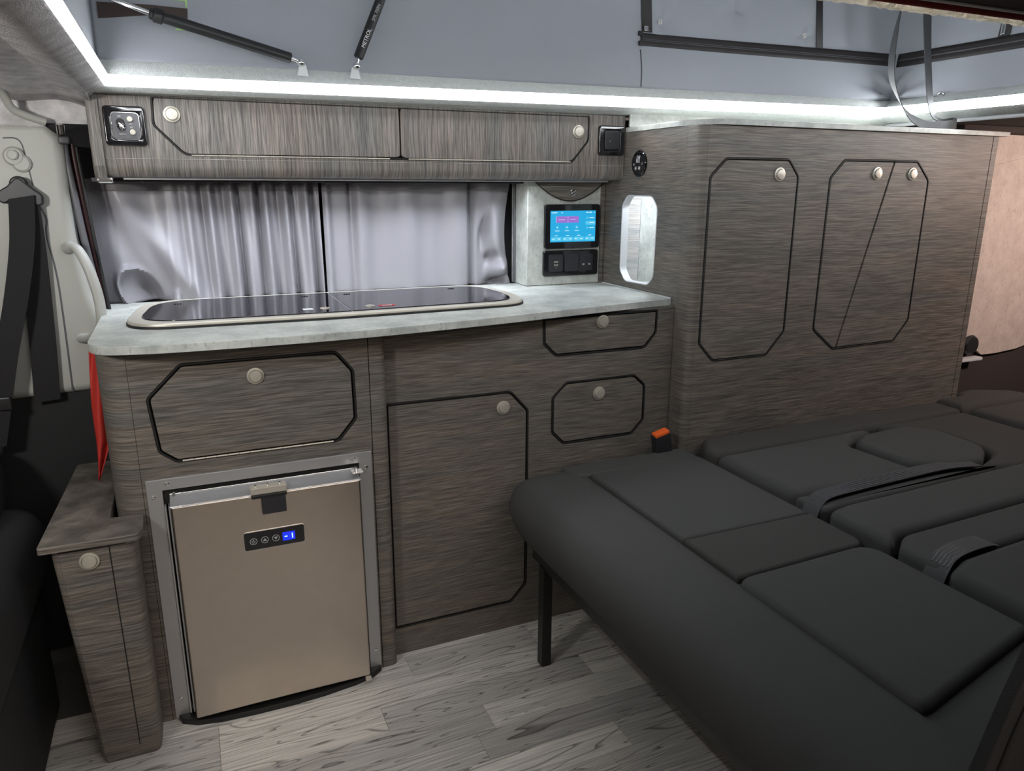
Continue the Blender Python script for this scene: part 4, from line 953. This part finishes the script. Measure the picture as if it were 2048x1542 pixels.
GH = tube('grab_handle', catmull([(-.232, 1.925, .985), (-.212, 1.905, .987), (-.195, 1.885, .958), (-.183, 1.875, .912), (-.177, 1.872, .86), (-.182, 1.876, .815), (-.203, 1.895, .790), (-.228, 1.925, .782)], 8),
          [(.013, .013)]*6+[(.012, .009)]*45+[(.013, .011)]*6, TRIM, None, 16); tagit(GH, 'curved cream grab handle on the door pillar above the worktop corner', 'handle')
SB = thing('seat_belt', 'black seat belt with pillar loop on the light grey door pillar', 'seat belt', (-.33, 1.90, .65))
lathe('anchor_cover', [(.0001, 0), (.017, 0), (.0175, .008), (.014, .013), (.0001, .014)], (-.300, 1.918, 1.1205), (0, -1, 0), MATB, SB, 28)
plate('belt_loop', rp([(-.300, 1.138, .01), (-.277, 1.115, .01), (-.258, 1.099, .015), (-.260, 1.078, .012), (-.275, 1.076, .01), (-.285, 1.088, .01), (-.318, 1.088, .01), (-.330, 1.080, .01), (-.343, 1.088, .012), (-.340, 1.106, .015), (-.322, 1.117, .01)], .01, 6), 'y', 1.903, .013, MATB, SB, bev=.004, seg=3)
ribbon('webbing', [(-.297, 1.898, 1.095), (-.308, 1.890, 1.0), (-.335, 1.880, .88), (-.370, 1.875, .76), (-.400, 1.872, .64), (-.42, 1.87, .56)], [(.024, 0, .004)]*6, .0025, BELT, SB)
ribbon('webbing', [(-.293, 1.906, 1.092), (-.294, 1.912, 1.0), (-.299, 1.916, .88), (-.305, 1.916, .76), (-.313, 1.915, .645)], [(.026, 0, .002)]*5, .0025, BELT, SB)
box('tongue', -.41, -.372, 1.862, 1.874, .645, .675, BMET, SB, .004)
VH = tube('roof_grab_handle', catmull([(-.44, 1.80, 1.322), (-.345, 1.83, 1.312), (-.300, 1.86, 1.302), (-.287, 1.88, 1.272), (-.268, 1.89, 1.259), (-.232, 1.90, 1.247)], 6), [(.016, .016)]*10+[(.008, .008)]*21, TRIM, None, 14)
tagit(VH, 'cream curved roof handle under the carpeted ceiling, top left', 'handle')
BR = thing('hinge_bracket', 'black bracket with chrome pin under the ceiling beside the locker end', 'bracket', (-.20, 1.97, 1.22))
plate('plate', rp([(-.245, 1.246, .004), (-.150, 1.246, .004), (-.150, 1.195, .004), (-.185, 1.20, .01), (-.206, 1.215, .01), (-.235, 1.238, .01)], .005, 4), 'y', 1.912, .02, GLOSSB, BR, bev=.003, seg=2)
lathe('pin', [(.0001, 0), (.007, 0), (.007, .020), (.0001, .021)], (-.2085, 1.905, 1.224), (0, -.2, 1), CHR, BR, 16)
box('pawl', -.215, -.193, 1.897, 1.912, 1.203, 1.220, MATB, BR, .004)
DS = thing('door_seal', 'dark ribbed rubber door seal between pillar trim and curtain', 'seal', (-.19, 1.96, .7))
tube('grey_bead', catmull([(-.205, 1.955, 1.235), (-.2105, 1.955, 1.19), (-.2045, 1.955, 1.09), (-.198, 1.955, 1.0), (-.186, 1.955, .88), (-.180, 1.955, .80), (-.178, 1.955, .70)], 6), .0075, GREYP, DS, 12)
tube('red_bead', catmull([(-.194, 1.972, 1.235), (-.197, 1.972, 1.19), (-.1925, 1.972, 1.09), (-.187, 1.972, 1.0), (-.178, 1.972, .88), (-.173, 1.972, .80), (-.170, 1.972, .66)], 6), .0075, plain('dark_maroon_rubber', (.035, .006, .007), .5), DS, 12)
tube('black_bead', catmull([(-.186, 1.958, 1.235), (-.188, 1.958, 1.19), (-.183, 1.958, 1.09), (-.178, 1.958, 1.0), (-.170, 1.958, .88), (-.165, 1.958, .80), (-.163, 1.958, .66)], 6), .004, BLACK, DS, 12)
o = plate('lower_pillar_trim', rp([(-.9, 0, 0), (-.155, 0, 0), (-.155, .70, .01), (-.185, .675, .02), (-.22, .658, .02), (-.394, .649, .01), (-.9, .632, 0)], .01, 4), 'y', 1.945, .03, TRIMD, None, bev=.003); tagit(o, 'black lower door pillar trim below the light grey panel', 'trim panel')
# front seat, only its dark edge is in view
ST = thing('front_seat', 'black front seat in deep shade at the left edge', 'seat', (-.6, 1.5, 0))
box('seat_base', -.85, -.345, 1.20, 1.70, 0, .30, TRIMD, ST, .02, 3)
box('cushion', -.88, -.330, 1.05, 1.80, .28, .46, TRIMD, ST, .06, 5)
box('backrest', -.95, -.395, 1.55, 1.86, .40, .60, TRIMD, ST, .07, 5)

# red cloth tucked by the unit's end
def redf(u, v):
    z = .810-.275*v; x = -.190+.022*u-.006*math.sin(v*3)+.010*v*(1-v)*(u-.5)*3
    if v > .7: x = x+(-.203-x)*((v-.7)/.3)*.95
    return (x, 1.70-.05*v+.008*math.sin(u*6+v*4), z)
o = grid('red_cloth', 10, 26, redf, RED, None, .002); tagit(o, 'red cloth hanging in a point beside the kitchen unit above the side locker', 'cloth')
o = tube('red_cover', catmull([(.660, .296, .56), (.648, .296, .59), (.650, .296, .625), (.665, .296, .65)], 6), .013, RED, None, 14); tagit(o, 'rounded red edge at the bottom right corner of the photo', 'cover')
